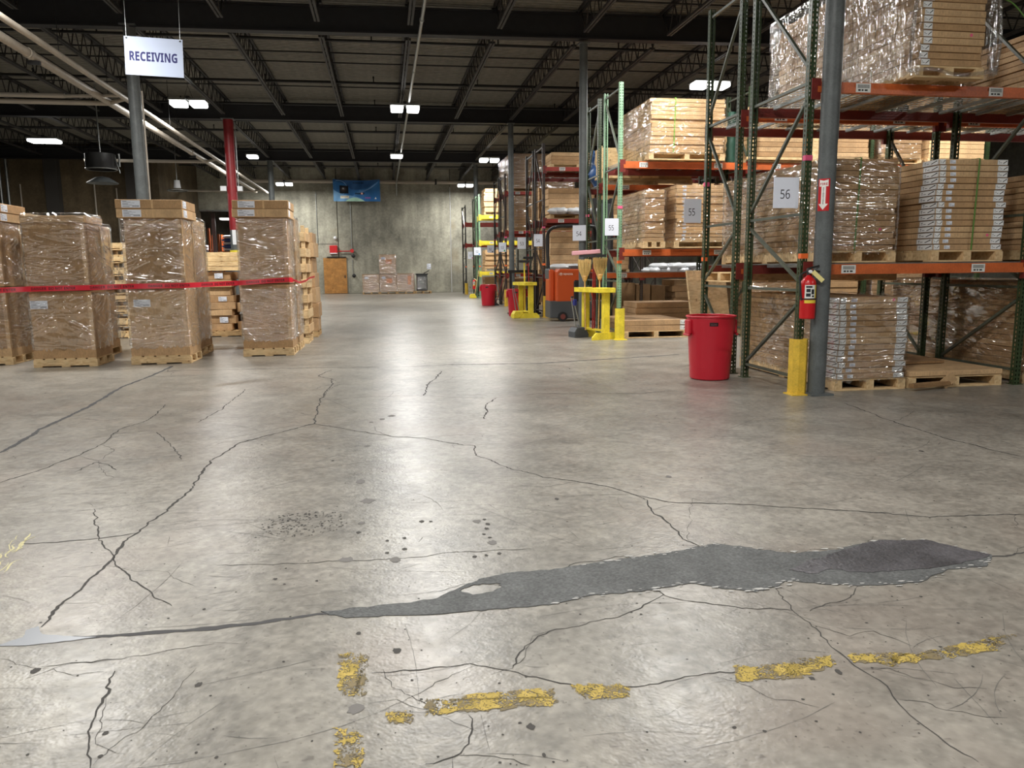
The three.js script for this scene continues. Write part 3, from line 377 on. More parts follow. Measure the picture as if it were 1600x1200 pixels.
function film(x, y, z, w, h, d, label, o = {}) { return solid('stretch_wrap', filmGeo(w, h, d, filmSeed++, o), o.mat ?? M.film[filmSeed % 3], label, 'plastic wrap', [x, y, z], o.turn ?? 0); }

// ---------------------------------------------------------------- tall wrapped stacks at the left
function tallStack({ x0, x1, zf, d, top, seam, name, nameShort, trays = 0, trayH = .12, trayOver = .05, cap = 0, labels = [], wrap = true, posts = true, mats = [0, 1], seed = 1 }) {
  const w = x1 - x0, x = (x0 + x1) / 2, z = zf - d / 2, ph = .13;
  pallet(x, 0, z, w + .02, d + .02, true, `wooden pallet under the ${name}`);
  const h1 = seam - ph - .01, h2 = top - seam - cap;
  const lo = carton(w - .03, h1, d - .03, [x, ph, z], `lower tall carton of the ${name}`, { mat: M.kraft[mats[0]] });
  part('bottom_tray', [box(w - .004, .12, .004, 0, .06, d / 2 - .003), box(w - .004, .12, .004, 0, .06, -d / 2 + .003), box(.004, .12, d, w / 2 - .003, .06, 0), box(.004, .12, d, -w / 2 + .003, .06, 0)], M.kraft[(mats[0] + 1) % 3], lo);
  const up = carton(w - .04, h2, d - .04, [x + jit(.012), seam, z], `upper tall carton of the ${name}`, { mat: M.kraft[mats[1]] });
  part('bottom_tray', [box(w - .004, .1, .004, 0, .05, d / 2 - .003), box(.004, .1, d, w / 2 - .003, .05, 0), box(.004, .1, d, -w / 2 + .003, .05, 0)], M.kraft[(mats[1] + 2) % 3], up);
  part('tape_seam', box(w - .05, .05, .003, 0, h2 - .06, d / 2 - .018), M.kraft[(mats[1] + 1) % 3], up);
  for (const [who, lx, ly, lw, lh] of labels) put('shipping_label', labelGeo(lw, lh), M.label, who ? up : lo, lx, ly, d / 2 - .012);
  if (posts) { for (const [o, h] of [[lo, h1], [up, h2]]) part('corner_protector', [box(.06, h - .02, .006, w / 2 - .036, h / 2, d / 2 - .012), box(.006, h - .02, .06, w / 2 - .012, h / 2, d / 2 - .036)], M.kraftPaleLit, o); part('corner_protector', [box(.006, h2 - .02, .06, w / 2 - .012, h2 / 2, -d / 2 + .036)], M.kraftPaleLit, up); }
  if (cap) carton(w + .01, cap, d + .01, [x, top - cap, z], `flat lid carton on the ${name}`, { mat: M.kraft[2] });
  for (let i = 0; i < trays; i++) { const tr = carton(w + 2 * trayOver, trayH, d + .12, [x + jit(.015), top + i * (trayH + .004), z], `${i ? 'upper' : 'lower'} flat carton on the ${name}`, { mat: M.kraft[2 - i % 2] }); put('shipping_label', labelGeo(.26, trayH * .8), M.label, tr, -w / 2 + .18, trayH / 2, d / 2 + .061); put('shipping_label', sideLabelGeo(.2, trayH * .8), M.label, tr, w / 2 + trayOver + .001, trayH / 2, d / 2 - .1); put('packing_tape', labelGeo(.03, trayH), M.kraftPaleLit, tr, .05, trayH / 2, d / 2 + .061); }
  if (wrap) { film(x, seam + .02, z, w - .01, top - seam + .015 - cap * 0, d - .01, `film round upper carton, ${name}`, { mat: M.film[seed % 3] }); film(x, .26, z, w, seam - .3, d, `film round lower carton, ${name}`, { mat: M.film[(seed + 1) % 3] }); }
}
tallStack({ x0: -5.17, x1: -4.3, zf: -12.36, d: .72, top: 2.22, seam: 1.14, name: 'front stack left of the double-tray stack', cap: .1, labels: [[0, -.3, .8, .24, .12]], seed: 0 });
tallStack({ x0: -5.3, x1: -4.6, zf: -13.25, d: 1.15, top: 2.16, seam: 1.1, name: 'stack right behind the front left stack', seed: 2, mats: [1, 0] });
tallStack({ x0: -3.82, x1: -2.97, zf: -12.4, d: .72, top: 2.19, seam: 1.2, name: 'middle stack with two flat cartons on top', trays: 2, trayH: .13, trayOver: .04, labels: [[0, -.22, .8, .24, .11]], seed: 1, mats: [2, 1] });
tallStack({ x0: -3.72, x1: -3.04, zf: -13.35, d: .95, top: 2.24, seam: 1.2, name: 'stack right behind the middle stack', seed: 0, mats: [0, 2] });
tallStack({ x0: -2.31, x1: -1.52, zf: -13.14, d: .68, top: 2.25, seam: 1.19, name: 'stack where the red tape ends', trays: 2, trayH: .13, trayOver: .04, labels: [], seed: 2, mats: [0, 0] });
tallStack({ x0: -2.26, x1: -1.5, zf: -14.0, d: .7, top: 2.3, seam: 1.2, name: 'stack right behind the tape end stack', seed: 1, mats: [1, 2] });
tallStack({ x0: -6.55, x1: -5.68, zf: -12.86, d: .75, top: 2.17, seam: 1.2, name: 'leftmost stack cut by the picture edge', trays: 2, trayH: .13, trayOver: .05, seed: 1, mats: [1, 1] });
tallStack({ x0: -6.45, x1: -5.72, zf: -13.85, d: .8, top: 2.2, seam: 1.12, name: 'narrow stack between the two leftmost stacks', cap: .12, seed: 2, mats: [0, 1], labels: [[0, .16, .85, .16, .12], [1, .2, .88, .16, .16]] });
// loose torn film hanging beside the middle stack
{
  const pos = [], uv = [], idx = [], r = rng(61), K = 26, N = 9; for (let k = 0; k <= K; k++) for (let i = 0; i <= N; i++) { const t = k / K, u = i / N - .5, wd = (.06 + .22 * Math.sin(t * Math.PI * .8 + .25)) * (1 - t * .5); pos.push(u * wd + jit(.022, r) + .05 * Math.sin(t * 5), 1.5 - t * 1.12, .05 * Math.sin(u * 9 + t * 14) + jit(.03, r)); uv.push(u * 1.2, t * 2); } for (let k = 0; k < K; k++) for (let i = 0; i < N; i++) { const a = k * (N + 1) + i; idx.push(a, a + N + 1, a + 1, a + 1, a + N + 1, a + N + 2); }
  const g = new THREE.BufferGeometry(); g.setAttribute('position', new THREE.Float32BufferAttribute(pos, 3)); g.setAttribute('uv', new THREE.Float32BufferAttribute(uv, 2)); g.setIndex(idx); g.computeVertexNormals();
  solid('loose_film', g, filmMat(71, 1.2, .7, .2, 2, .016), 'torn crumpled stretch film hanging loose left of the middle stack', 'plastic wrap', [-4.0, 0, -12.75], .2);
}
// uneven flat cartons and crates further back
function flatStack(x, z, w, d, y0, list, name, o = {}) { let y = y0; const N = list.length; list.forEach((h, i) => { const c = carton(w * (.9 + R0() * .12), h, d * (.9 + R0() * .1), [x + jit(o.slop ?? .05), y, z + jit(.04)], `${ORD[N - 1 - i]} carton in the ${name}`, { turn: jit(.05), mat: o.mat ?? M.kraft[i % 3] }); if (i % 3 === 1) put('shipping_label', labelGeo(.17, h * .7), M.label, c, w * .12, h / 2, d * .5 + .012); y += h + .004; }); return y; }
pallet(-3.42, 0, -17.75, .95, .9, true, 'dark pallet under the uneven carton pile between two wrapped stacks', M.pineOld);
flatStack(-3.52, -17.75, .62, .8, .13, [.14, .17, .13, .15, .14, .17, .16, .16], 'uneven pile between the middle and tape end stacks');
flatStack(-2.86, -17.9, .55, .8, .13, [.18, .2, .2, .22, .2, .22], 'right pile behind the tape end stack');
{ const t = thing('board_crate', 'open crate of pale wood boards on top of the carton pile', 'crate', [-3.4, 1.4, -17.75]); for (let i = 0; i < 4; i++) part('board', rbox(1.25, .088, .025, 0, .05 + i * .1, .42, .004), M.pinePale, t); for (let i = 0; i < 4; i++) part('board', rbox(1.25, .088, .025, 0, .05 + i * .1, -.42, .004), M.pinePale, t); for (const s of [-1, 0, 1]) part('post', rbox(.06, .4, .06, s * .56, .2, .37, .004), M.pine, t); for (const s of [-1, 1]) part('end_board', rbox(.025, .38, .8, s * .6, .2, 0, .004), M.pine, t); }
for (let i = 0; i < 15; i++) pallet(-5.85 + jit(.03), i * .134, -18.0 + jit(.03), 1.1, 1.0, i % 2 === 0, `${ORD[14 - i]} empty pallet of the tall pale pallet pile seen left of the middle stack`, M.pinePale);
pallet(-1.85, 0, -15.6, .8, .9, true, 'pallet under the slatted crate stack behind the tape end stack');
{ let y = .13; const T = thing('slatted_crate', 'pale slatted crate standing behind the tape end stacks, its edge seen', 'crate', [-1.84, y, -15.6]); for (const [sx, sz] of [[-1, -1], [-1, 1], [1, -1], [1, 1]]) part('corner_post', rbox(.07, 2.1, .07, sx * .36, 1.05, sz * .42, .005), M.pine, T); for (let i = 0; i < 7; i++) { part('side_slat', rbox(.02, .16, .95, .4, .15 + i * .29, 0, .004), i % 2 ? M.pine : M.kraftPaleLit, T); part('front_slat', rbox(.8, .16, .02, 0, .15 + i * .29, .46, .004), M.pine, T); } part('inner_carton', rbox(.66, 1.95, .78, 0, 1.0, 0, .01), M.kraft[1], T); }
pallet(-1.8, 0, -17.1, .8, .9, true, 'farthest pallet of the row behind the tape end stack', M.pineOld);
flatStack(-1.79, -17.1, .78, .85, .13, [.28, .3, .32, .3, .32, .3, .2], 'tall pile at the far end of the left row');

// ---------------------------------------------------------------- danger tape
{
  const path = [[-7.5, 1.14, -12.0], [-5.6, 1.15, -12.2], [-5.15, 1.165, -12.3], [-4.32, 1.175, -12.3], [-3.8, 1.185, -12.34], [-2.97, 1.19, -12.36], [-2.32, 1.205, -13.06], [-1.52, 1.25, -13.07], [-1.45, 1.23, -13.3], [-1.44, 1.19, -13.9], [-1.4, 1.21, -14.6], [-1.4, 1.25, -15.2], [-1.38, 1.27, -16.2]];
  const tapeTex = canvas(2048, 128, (g) => { g.fillStyle = '#cf1f33'; g.fillRect(0, 0, 2048, 128); g.fillStyle = '#1a0608'; g.font = 'bold 92px sans-serif'; g.textAlign = 'left'; g.textBaseline = 'middle'; g.save(); g.scale(.72, 1); g.fillText('DANGER  DO NOT ENTER', 60, 66); g.fillText('DANGER  DO NOT ENTER', 1480, 66); g.restore(); });
  tapeTex.wrapS = THREE.RepeatWrapping;
  const pos = [], uv = [], idx = [], r = rng(15); let s = 0; const curve = new THREE.CatmullRomCurve3(path.map((p) => new THREE.Vector3(...p)), false, 'catmullrom', .05), N = 160; let last = null;
  for (let i = 0; i <= N; i++) { const p = curve.getPoint(i / N); if (last) s += p.distanceTo(last); last = p; const pinch = p.z < -13.2 ? .45 : 1, h = .038 * pinch, lean = .006 * Math.sin(i * .5); for (const k of [1, -1]) { pos.push(p.x, p.y + k * h, p.z + k * lean + .006); uv.push(s / 1.6, k > 0 ? 1 : 0); } if (i < N) { const a = i * 2; idx.push(a, a + 1, a + 2, a + 2, a + 1, a + 3); } }
  const g = new THREE.BufferGeometry(); g.setAttribute('position', new THREE.Float32BufferAttribute(pos, 3)); g.setAttribute('uv', new THREE.Float32BufferAttribute(uv, 2)); g.setIndex(idx); g.computeVertexNormals();
  solid('barrier_tape', g, new THREE.MeshPhysicalMaterial({ map: tapeTex, roughness: .35, side: THREE.DoubleSide }), 'red barrier tape printed danger do not enter across the left stacks', 'tape');
}

// ---------------------------------------------------------------- hanging sign, banner, back wall things
{
  const t = thing('hanging_sign', 'white hanging sign reading receiving on two wires, upper left', 'sign', [-3.84, 5.12, -15], .02); t.rotation.z = -.03;
  const st = canvas(1024, 680, (g) => { g.fillStyle = '#c9d2e2'; g.fillRect(0, 0, 1024, 680); g.fillStyle = '#15145e'; g.textAlign = 'center'; g.textBaseline = 'middle'; g.font = 'bold 176px sans-serif'; g.save(); g.translate(500, 345); g.scale(860 / g.measureText('RECEIVING').width, 1.25); g.lineWidth = 5; g.strokeStyle = '#15145e'; g.strokeText('RECEIVING', 0, 0); g.fillText('RECEIVING', 0, 0); g.restore(); });
  const mats = [M.paper, M.paper, M.paper, M.paper, std({ map: st, color: lin(.66, .68, .74), roughness: .7 }), M.paper]; const b = new THREE.Mesh(new THREE.BoxGeometry(.96, .64, .008), mats); b.name = 'panel'; shade(b); t.add(b);
  for (const s of [-1, 1]) { part('wire', rod([s * .44, .3, 0], [s * .44 - .02 + s * .01, 2.1, 0], .006, 5), M.galv, t); part('eyelet', cyl(.016, .016, .012, 10).rotateX(Math.PI / 2).translate(s * .44, .29, .002), M.black, t); }
}
{
  const bt = canvas(1024, 512, (g) => {
    g.fillStyle = '#2d6aa8'; g.fillRect(0, 0, 1024, 512); g.fillStyle = '#1f4f85'; g.beginPath(); g.moveTo(0, 0); g.lineTo(1024, 0); g.bezierCurveTo(800, 210, 500, 260, 380, 210); g.bezierCurveTo(260, 60, 100, 40, 0, 60); g.fill(); g.strokeStyle = '#7fa8cf'; g.lineWidth = 10; g.beginPath(); g.arc(130, 190, 170, -2, 1.6); g.stroke(); g.fillStyle = '#6f9fc9'; g.beginPath(); g.moveTo(0, 230); g.bezierCurveTo(200, 430, 500, 300, 680, 512); g.lineTo(0, 512); g.fill(); g.fillStyle = '#a9d0bd'; g.beginPath(); g.moveTo(260, 512); g.bezierCurveTo(420, 350, 560, 430, 690, 512); g.fill(); g.strokeStyle = '#8fb4dd'; g.lineWidth = 26; for (const k of [0, 1, 2]) { g.beginPath(); g.moveTo(980 - k * 60, 60 + k * 40); g.bezierCurveTo(820, 200, 700, 260, 560 - k * 60, 250 + k * 60); g.globalAlpha = .35; g.stroke(); g.globalAlpha = 1; } g.fillStyle = '#0b1220'; g.fillRect(140, 135, 190, 190); const q = g.createRadialGradient(215, 200, 8, 235, 230, 80); q.addColorStop(0, '#b9c0c8'); q.addColorStop(.3, '#4a4448'); q.addColorStop(1, '#14161d'); g.fillStyle = q; g.beginPath(); g.arc(235, 230, 72, 0, 7); g.fill(); g.fillStyle = '#e8e2d4'; g.fillRect(150, 380, 190, 62); g.fillStyle = '#8c7a60'; g.fillRect(170, 400, 150, 10); g.fillStyle = '#10304f'; for (const [x, y, w, h] of [[430, 50, 40, 26], [480, 50, 60, 26], [550, 50, 34, 26], [595, 50, 70, 26]]) g.fillRect(x, y, w, h); g.fillStyle = '#123a5c'; g.fillRect(470, 300, 110, 42); g.fillStyle = '#141a30'; g.fillRect(580, 300, 96, 40); g.fillStyle = '#e07a4e'; g.beginPath(); g.arc(622, 320, 26, 0, 7); g.fill(); g.fillStyle = '#fff'; g.beginPath(); g.arc(622, 320, 12, 0, 7); g.fill(); g.fillStyle = '#b14fa0'; g.globalAlpha = .7; g.fillRect(690, 410, 120, 34); g.globalAlpha = 1; g.fillStyle = '#f1f1f1'; g.beginPath(); g.moveTo(900, 455); g.lineTo(920, 400); g.lineTo(940, 455); g.fill();
  });
  const g = new THREE.PlaneGeometry(2.65, 1.24, 40, 20), p = g.attributes.position; for (let i = 0; i < p.count; i++) { const x = p.getX(i), y = p.getY(i), tp = (y + .62) / 1.24; p.setZ(i, .03 * Math.sin(x * 5 + y * 4) + .02 * Math.sin(x * 11 - y * 6)); p.setY(i, y - .07 * (1 - (x / 1.32) ** 2) * tp); } g.computeVertexNormals();
  const bn = solid('banner', g, std({ map: bt, color: lin(1.5, 1.5, 1.5), roughness: .6, side: THREE.DoubleSide }), 'blue printed cloth banner hung at the top of the back wall', 'banner', [-1.36, 5.92, -46.22]); for (const k of [-1, 1]) part('cord', rod([k * 1.3, .6, 0], [k * 1.31, .62, -.1], .012, 5), M.pipeDark, bn);
}
{
  const d = thing('door', 'brown plywood door in the concrete back wall', 'door', [-2.79, 0, WZ + .04]); part('door_leaf', rbox(1.32, 2.07, .06, 0, 1.06, 0, .006), std({ map: pineTex, color: lin(.62, .40, .17), roughness: .6 }), d); part('top_track', box(1.1, .05, .1, .1, 2.14, .02), M.black, d); part('handle', box(.05, .16, .05, .55, 1.0, .05), M.black, d);
  const a = thing('alarm_box', 'red box mounted above the brown door', 'alarm box', [-2.83, 2.56, WZ + .12]); part('case', rbox(.44, .5, .22, 0, 0, 0, .03), M.redPaint, a); part('white_strip', box(.42, .05, .02, 0, -.2, .12), M.white, a); part('pipe', rod([.22, -.08, 0], [1.02, -.08, 0], .025, 8), M.redPaint, a); part('bell', cyl(.11, .11, .1, 18).rotateX(Math.PI / 2).translate(1.05, -.06, .02), M.redPaint, a);
  for (const [y, l] of [[2.2, 'upper'], [1.05, 'lower']]) { const b = thing('wall_bell', `small dark round device, the ${l} one right of the brown door`, 'device', [-1.72, y, WZ + .06]); part('dome', new THREE.SphereGeometry(.11, 16, 10), M.black, b); part('conduit', rod([-.06, .1, -.02], [-.06, y > 2 ? 4.2 : .95, -.02], .02, 6), M.galv, b); }
  const b2 = thing('wall_lamp_round', 'tiny white round fitting high above the red wall box', 'fitting', [-2.72, 3.25, WZ + .05]); part('cap', new THREE.SphereGeometry(.1, 14, 8), M.white, b2); part('conduit', rod([-1.0, -.4, -.02], [-1.0, 2.6, -.02], .02, 6), M.galv, b2);
  solid('wall_notice', new THREE.BoxGeometry(.24, .32, .006), M.label, 'white paper notice taped on the back wall right of the cart', 'notice', [2.7, 1.56, WZ + .004]);
}
// four wrapped cartons, a black bin and pallets by the back wall
{
  const spec = [[-.72, .93, 1.0, 0, 'left', 0], [.25, .96, 1.0, 0, 'middle lower', 1], [.25, .92, 1.07, 1.2, 'middle upper', 2], [1.24, .98, 1.02, 0, 'right', 0]];
  for (const [x, w, h, y, n, m] of spec) { if (!y) pallet(x, 0, -45.4, w + .05, .95, false, `dark pallet under the ${n} wrapped carton at the back wall`, M.pineOld); const c = carton(w, h, .9, [x, y ? 1.17 : .13, -45.4], `${n} carton of the wrapped group at the back wall`, { mat: M.kraft[m] }); if (n !== 'left') put('orange_sticker', labelGeo(n === 'right' ? .2 : .34, n === 'right' ? .5 : .26), std({ color: lin(.62, .2, .03), roughness: .6 }), c, n === 'right' ? .22 : .06, h * .62, .453); if (n !== 'right') put('shipping_label', labelGeo(.2, .12), M.label, c, -.25, h * .8, .453); film(x, y ? 1.17 : .13, -45.4, w, h + .01, .9, `clear wrap round the ${n} carton at the back wall`, { mat: M.film[m], amp: .035 }); }
  pallet(2.25, 0, -45.6, .95, 1.0, false, 'dark pallet under the black bin at the back wall', M.pineOld);
  const b = thing('waste_bin', 'black square bin with a plastic liner by the back wall', 'bin', [2.2, .13, -45.6]); part('body', uvm(rbox(.62, .98, .6, 0, .49, 0, .04)), M.greyPlastic, b); part('rim', rbox(.72, .07, .7, 0, .98, 0, .03), M.rubber, b); part('liner', uvm(filmGeo(.6, .75, .58, 4242)).translate(0, .12, 0), M.film[1], b); part('push_handle', rod([.1, 1.02, .2], [.42, 1.18, .2], .025, 8), M.rubber, b);
}
// the next room through the opening: orange rack with white and blue sacks, brown post
{
  const t = thing('sack_rack', 'orange rack seen through the opening at the far left', 'rack', [-9.55, 0, -50]); for (const x of [-.75, -.2, 1.15]) { part('upright', box(.12, x < -.7 ? 3.95 : 3.6, .1, x, (x < -.7 ? 3.95 : 3.6) / 2, .55), M.orange, t); part('upright', box(.12, 3.6, .1, x, 1.8, -.55), M.orange, t); } for (const y of [1.1, 2.5]) for (const z of [.55, -.55]) part('beam', box(1.9, .13, .06, .2, y, z), M.orange, t); part('shelf_board', box(1.9, .03, 1.1, .2, 2.57, 0), M.pineOld, t); part('shelf_board', box(1.9, .03, 1.1, .2, 1.17, 0), M.pineOld, t);
  const sackG = (() => { const g = new THREE.SphereGeometry(1, 16, 10), p = g.attributes.position; for (let i = 0; i < p.count; i++) { const x = p.getX(i), y = p.getY(i), z = p.getZ(i); p.setXYZ(i, Math.sign(x) * Math.pow(Math.abs(x), .5) * .55, Math.sign(y) * Math.pow(Math.abs(y), .8) * .1 + .1, Math.sign(z) * Math.pow(Math.abs(z), .5) * .42); } g.computeVertexNormals(); return g; })();
  const blue = std({ color: lin(.05, .1, .3), roughness: .5 }), w2 = std({ color: lin(.72, .74, .8), roughness: .5 });
  for (let l = 0; l < 2; l++) for (let i = 0; i < 5; i++) { const s = solid('sack', sackG, i % 2 ? blue : w2, `${i % 2 ? 'blue' : 'white'} sack, ${ORD[4 - i]} in the pile on the ${l ? 'upper' : 'lower'} shelf of the orange far rack`, 'sack', [-9.1 + jit(.05), (l ? 2.585 : 1.185) + i * .19, -49.95], jit(.08)); }
  for (let i = 0; i < 4; i++) solid('sack', sackG, w2, `${ORD[3 - i]} white sack piled on a stand left of the orange far rack`, 'sack', [-10.95 + jit(.04), 2.2 + i * .19, -50.0], jit(.1));
  const st2 = thing('sack_stand', 'dark stand under white sacks left of the orange far rack', 'stand', [-10.95, 0, -50]); part('top', box(1.1, .06, .9, 0, 2.17, 0), M.pineOld, st2); for (const [sx, sz] of [[-1, -1], [-1, 1], [1, -1], [1, 1]]) part('leg', box(.08, 2.14, .08, sx * .48, 1.07, sz * .38), M.black, st2);
  const p = thing('brown_post', 'brown steel post standing in the far left opening', 'post', [-9.62, 0, -47.6]); part('shaft', box(.2, 4.7, .2, 0, 2.35, 0), std({ color: lin(.09, .05, .045), roughness: .6 }), p); part('base_plate', box(.35, .03, .35, 0, .015, 0), M.black, p);
}
// ceiling heaters / fans at the left
{
  const t = thing('drum_fan', 'black round drum fan with a pale dish hanging at the left', 'fan', [-8.75, 4.62, -27]); part('drum', uvm(lathe([[.42, 0], [.45, .02], [.45, .48], [.42, .5], [.41, .48], [.41, .02], [.42, 0]])), M.black, t); part('rim', new THREE.TorusGeometry(.45, .022, 8, 40).rotateX(Math.PI / 2).translate(0, .02, 0), M.galv, t); part('dish', uvm(lathe([[.02, -.2], [.2, -.24], [.46, -.4], [.47, -.42], [.2, -.27], [.02, -.23]])), M.columnGrey, t); for (let k = 0; k < 4; k++) part('blade', box(.4, .012, .12, .2, 0, 0).rotateX(.4).rotateY(k * 1.57).translate(0, .25, 0), M.galv, t); part('hub', cyl(.08, .08, .25, 14, 0, .25, 0), M.galv, t); part('bracket', [rod([.42, .45, 0], [.55, -.1, 0], .02, 6), rod([.55, .1, 0], [.55, .5, 0], .03, 6), rod([0, .3, 0], [0, 2.64, 0], .02, 6)], M.galv, t);
  const f = thing('ceiling_fan', 'white motor ceiling fan hanging near the far left opening', 'fan', [-9.15, 5.05, -38]); part('motor', cyl(.16, .12, .35, 16, 0, .28, 0), M.white, f); part('guard_ring', new THREE.TorusGeometry(.44, .02, 8, 40).rotateX(Math.PI / 2), M.galv, f); for (let k = 0; k < 3; k++) part('blade', box(.42, .012, .14, .22, .02, 0).rotateY(k * 2.094), M.black, f); part('hanger', rod([0, .4, 0], [0, 2.1, 0], .02, 6), M.galv, f);
}

// ---------------------------------------------------------------- pallet racks
const POST_H = 4.82, PW = .076;
// folded steel post with punched slots: front at +z, open at the back
const postGeo = (() => {
  const pos = [], quad = (a, b, c, d) => pos.push(...a, ...b, ...c, ...a, ...c, ...d), pitch = .05, hole = .028, n = Math.floor(POST_H / pitch), D = .07, w = PW / 2;
  const strip = (map, cols, half) => { // cols: [u0, u1, punched]
    for (const [u0, u1, punched] of cols) { if (!punched) { quad(map(u0, 0), map(u1, 0), map(u1, POST_H), map(u0, POST_H)); continue; } for (let k = 0; k < n; k++) { const y0 = k * pitch + hole, y1 = (k + 1) * pitch; quad(map(u0, y0), map(u1, y0), map(u1, y1), map(u0, y1)); } }
  };
  const cf = [[-w, -.028, 0], [-.028, -.014, 1], [-.014, .014, 0], [.014, .028, 1], [.028, w, 0]];
  strip((u, y) => [u, y, 0], cf); strip((u, y) => [u, y, -.003], cf);
  for (const s of [-1, 1]) { strip((u, y) => [s * w, y, -u], [[0, .027, 0], [.027, .043, 1], [.043, D, 0]]); strip((u, y) => [s * (w - .003), y, -u], [[0, .027, 0], [.027, .043, 1], [.043, D, 0]]); strip((u, y) => [s * (w - u), y, -D], [[0, .02, 0]]); }
  const g = new THREE.BufferGeometry(); g.setAttribute('position', new THREE.Float32BufferAttribute(pos, 3)); g.computeVertexNormals(); return uvm(g);
})();
const tagTex = canvas(128, 64, (g) => { g.fillStyle = '#d9d9d4'; g.fillRect(0, 0, 128, 64); g.fillStyle = '#222'; for (let i = 0; i < 26; i++) g.fillRect(14 + i * 4, 8, 1 + (i * 5) % 3, 26); g.fillRect(20, 42, 22, 12); g.fillRect(50, 42, 16, 12); g.fillRect(76, 42, 26, 12); });
M.tag = std({ map: tagTex, roughness: .6 }); M.tagYellow = std({ color: lin(.75, .66, .3), roughness: .6 });
const beamGeo = (L, h) => memo(`beam${L.toFixed(2)}_${h}`, () => merge([box(L - PW - .01, h, .045, 0, -h / 2, 0), box(L - PW - .01, h * .55, .012, 0, -h * .72, .028)]));
const hookGeo = (h) => memo(`hook${h}`, () => merge([box(.045, h + .1, .05, -.02, -h / 2 - .02, .004), box(.07, h + .1, .006, .03, -h / 2 - .02, .027)]));
const deckGeo = (L, d) => memo(`deck${L.toFixed(2)}_${d.toFixed(2)}`, () => { const l = []; const nx = Math.round(L / .065), nz = Math.round(d / .105); for (let i = 0; i <= nx; i++) l.push(box(.0055, .0055, d + .04, -L / 2 + i * L / nx, .004, 0)); for (let i = 0; i <= nz; i++) l.push(box(L, .0055, .0055, 0, -.002, -d / 2 + i * d / nz)); for (let i = 0; i < 3; i++) l.push(box(.04, .035, d - .06, -L / 2 + (i + .5) * L / 3, -.022, 0)); for (let i = 0; i <= nx; i += 1) l.push(box(.0055, .05, .0055, -L / 2 + i * L / nx, -.02, d / 2 + .025)); return merge(l); });
function rack({ label, x0 = 4.5, bays, zf, zb, levels, post, postEnd, beam, beamBack, h = .11, mirror = false, decks = true, tags = true, scaleY = 1, tapes = true }) {
  const T = thing('pallet_rack', label, 'rack'), d = zf - zb, xs = [x0]; for (const b of bays) xs.push(xs.at(-1) + b);
  xs.forEach((x, i) => {
    const pm = i === 0 && postEnd ? postEnd : post;
    const f = part('post', postGeo, pm, T); f.position.set(x, 0, zf); f.scale.y = scaleY; const b = part('post', postGeo, pm, T); b.position.set(x, 0, zb); b.rotation.y = Math.PI; b.scale.y = scaleY;
    for (const [z, s] of [[zf, -1], [zb, 1]]) part('foot_plate', box(.12, .008, .12, x, .004, z + s * .035), pm, T);
    const hs = [.17, 1.13, 1.95, 3.3, 4.72].map((v) => v * scaleY), zi = mirror ? zb + .06 : zf - .06, zo = mirror ? zf - .06 : zb + .06, bm = pm === M.postGreen || pm === M.postGreenLit ? M.brace : pm;
    for (const y of hs) part('brace', bar([x, y, zi], [x, y, zo], .035, .03), bm, T);
    [[.2, 1.0, 1], [1.22, 1.85, 0], [2.05, 3.15, 1], [3.45, 4.6, 0]].forEach(([a, b2, up]) => part('brace', bar([x, a * scaleY, up ? zo : zi], [x, b2 * scaleY, up ? zi : zo], .035, .03), bm, T));
    if (tapes && i === 0) { const zt = mirror ? zb - .004 : zf + .004; part('tape_band', rbox(.085, .055, .06, x, 2.53, zt - (mirror ? -.025 : .025), .003), M.pink, T, 'pink tape band'); part('tape_band', rbox(.085, .055, .06, x, 1.5, zt - (mirror ? -.025 : .025), .003), M.orangeTape, T, 'orange tape band'); }
  });
  bays.forEach((L, i) => levels.forEach((y, k) => {
    const xc = (xs[i] + xs[i + 1]) / 2;
    const hooks = (o) => { for (const s of [-1, 1]) { const q = part('connector', hookGeo(h), beamBack ?? beam, o); q.position.x = s * (L / 2 - PW / 2); if (s < 0) q.rotation.z = 0; q.scale.x = s; } };  // connectors in the back-beam colour: shade at the posts painted as dark red
    const f = part('beam', beamGeo(L, h), typeof beam === 'function' ? beam(i, k) : beam, T); f.position.set(xc, y, zf + .012);
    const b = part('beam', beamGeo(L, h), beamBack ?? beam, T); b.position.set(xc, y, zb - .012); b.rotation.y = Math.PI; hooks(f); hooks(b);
    if (tags) for (const tx of [-.32, .27]) { const m = part('rack_label', labelGeo(.17, .09), (i + k) % 4 === 3 && tx > 0 ? M.tagYellow : M.tag, f); m.position.set(tx * L + jit(.08), -h * .5, .036); }
    if (decks) for (const s of [-1, 1]) { const w = part('wire_deck', deckGeo(L / 2 - .06, d - .05), M.galv, T); w.position.set(xc + s * (L / 4 - .01), y + .006, (zf + zb) / 2); }
  }));
  return T;
}
const lv1 = [1.41, 3.3], lv2 = [1.74, 3.38], lv3 = [1.2, 2.76, 4.18], lv5 = [1.25, 2.68, 3.86];
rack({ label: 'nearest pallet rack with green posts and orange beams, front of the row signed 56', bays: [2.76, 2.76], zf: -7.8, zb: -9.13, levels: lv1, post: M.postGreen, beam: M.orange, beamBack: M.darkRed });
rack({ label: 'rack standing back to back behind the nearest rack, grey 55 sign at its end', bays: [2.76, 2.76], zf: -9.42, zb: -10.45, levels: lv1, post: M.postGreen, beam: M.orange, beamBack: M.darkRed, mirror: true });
rack({ label: 'second row rack with mint end post beside the yellow broom stand', bays: [2.6, 2.6, 2.6], zf: -14.45, zb: -15.52, levels: lv2, post: M.postGreen, postEnd: M.postGreenLit, beam: M.orange, beamBack: M.darkRed, h: .13 });
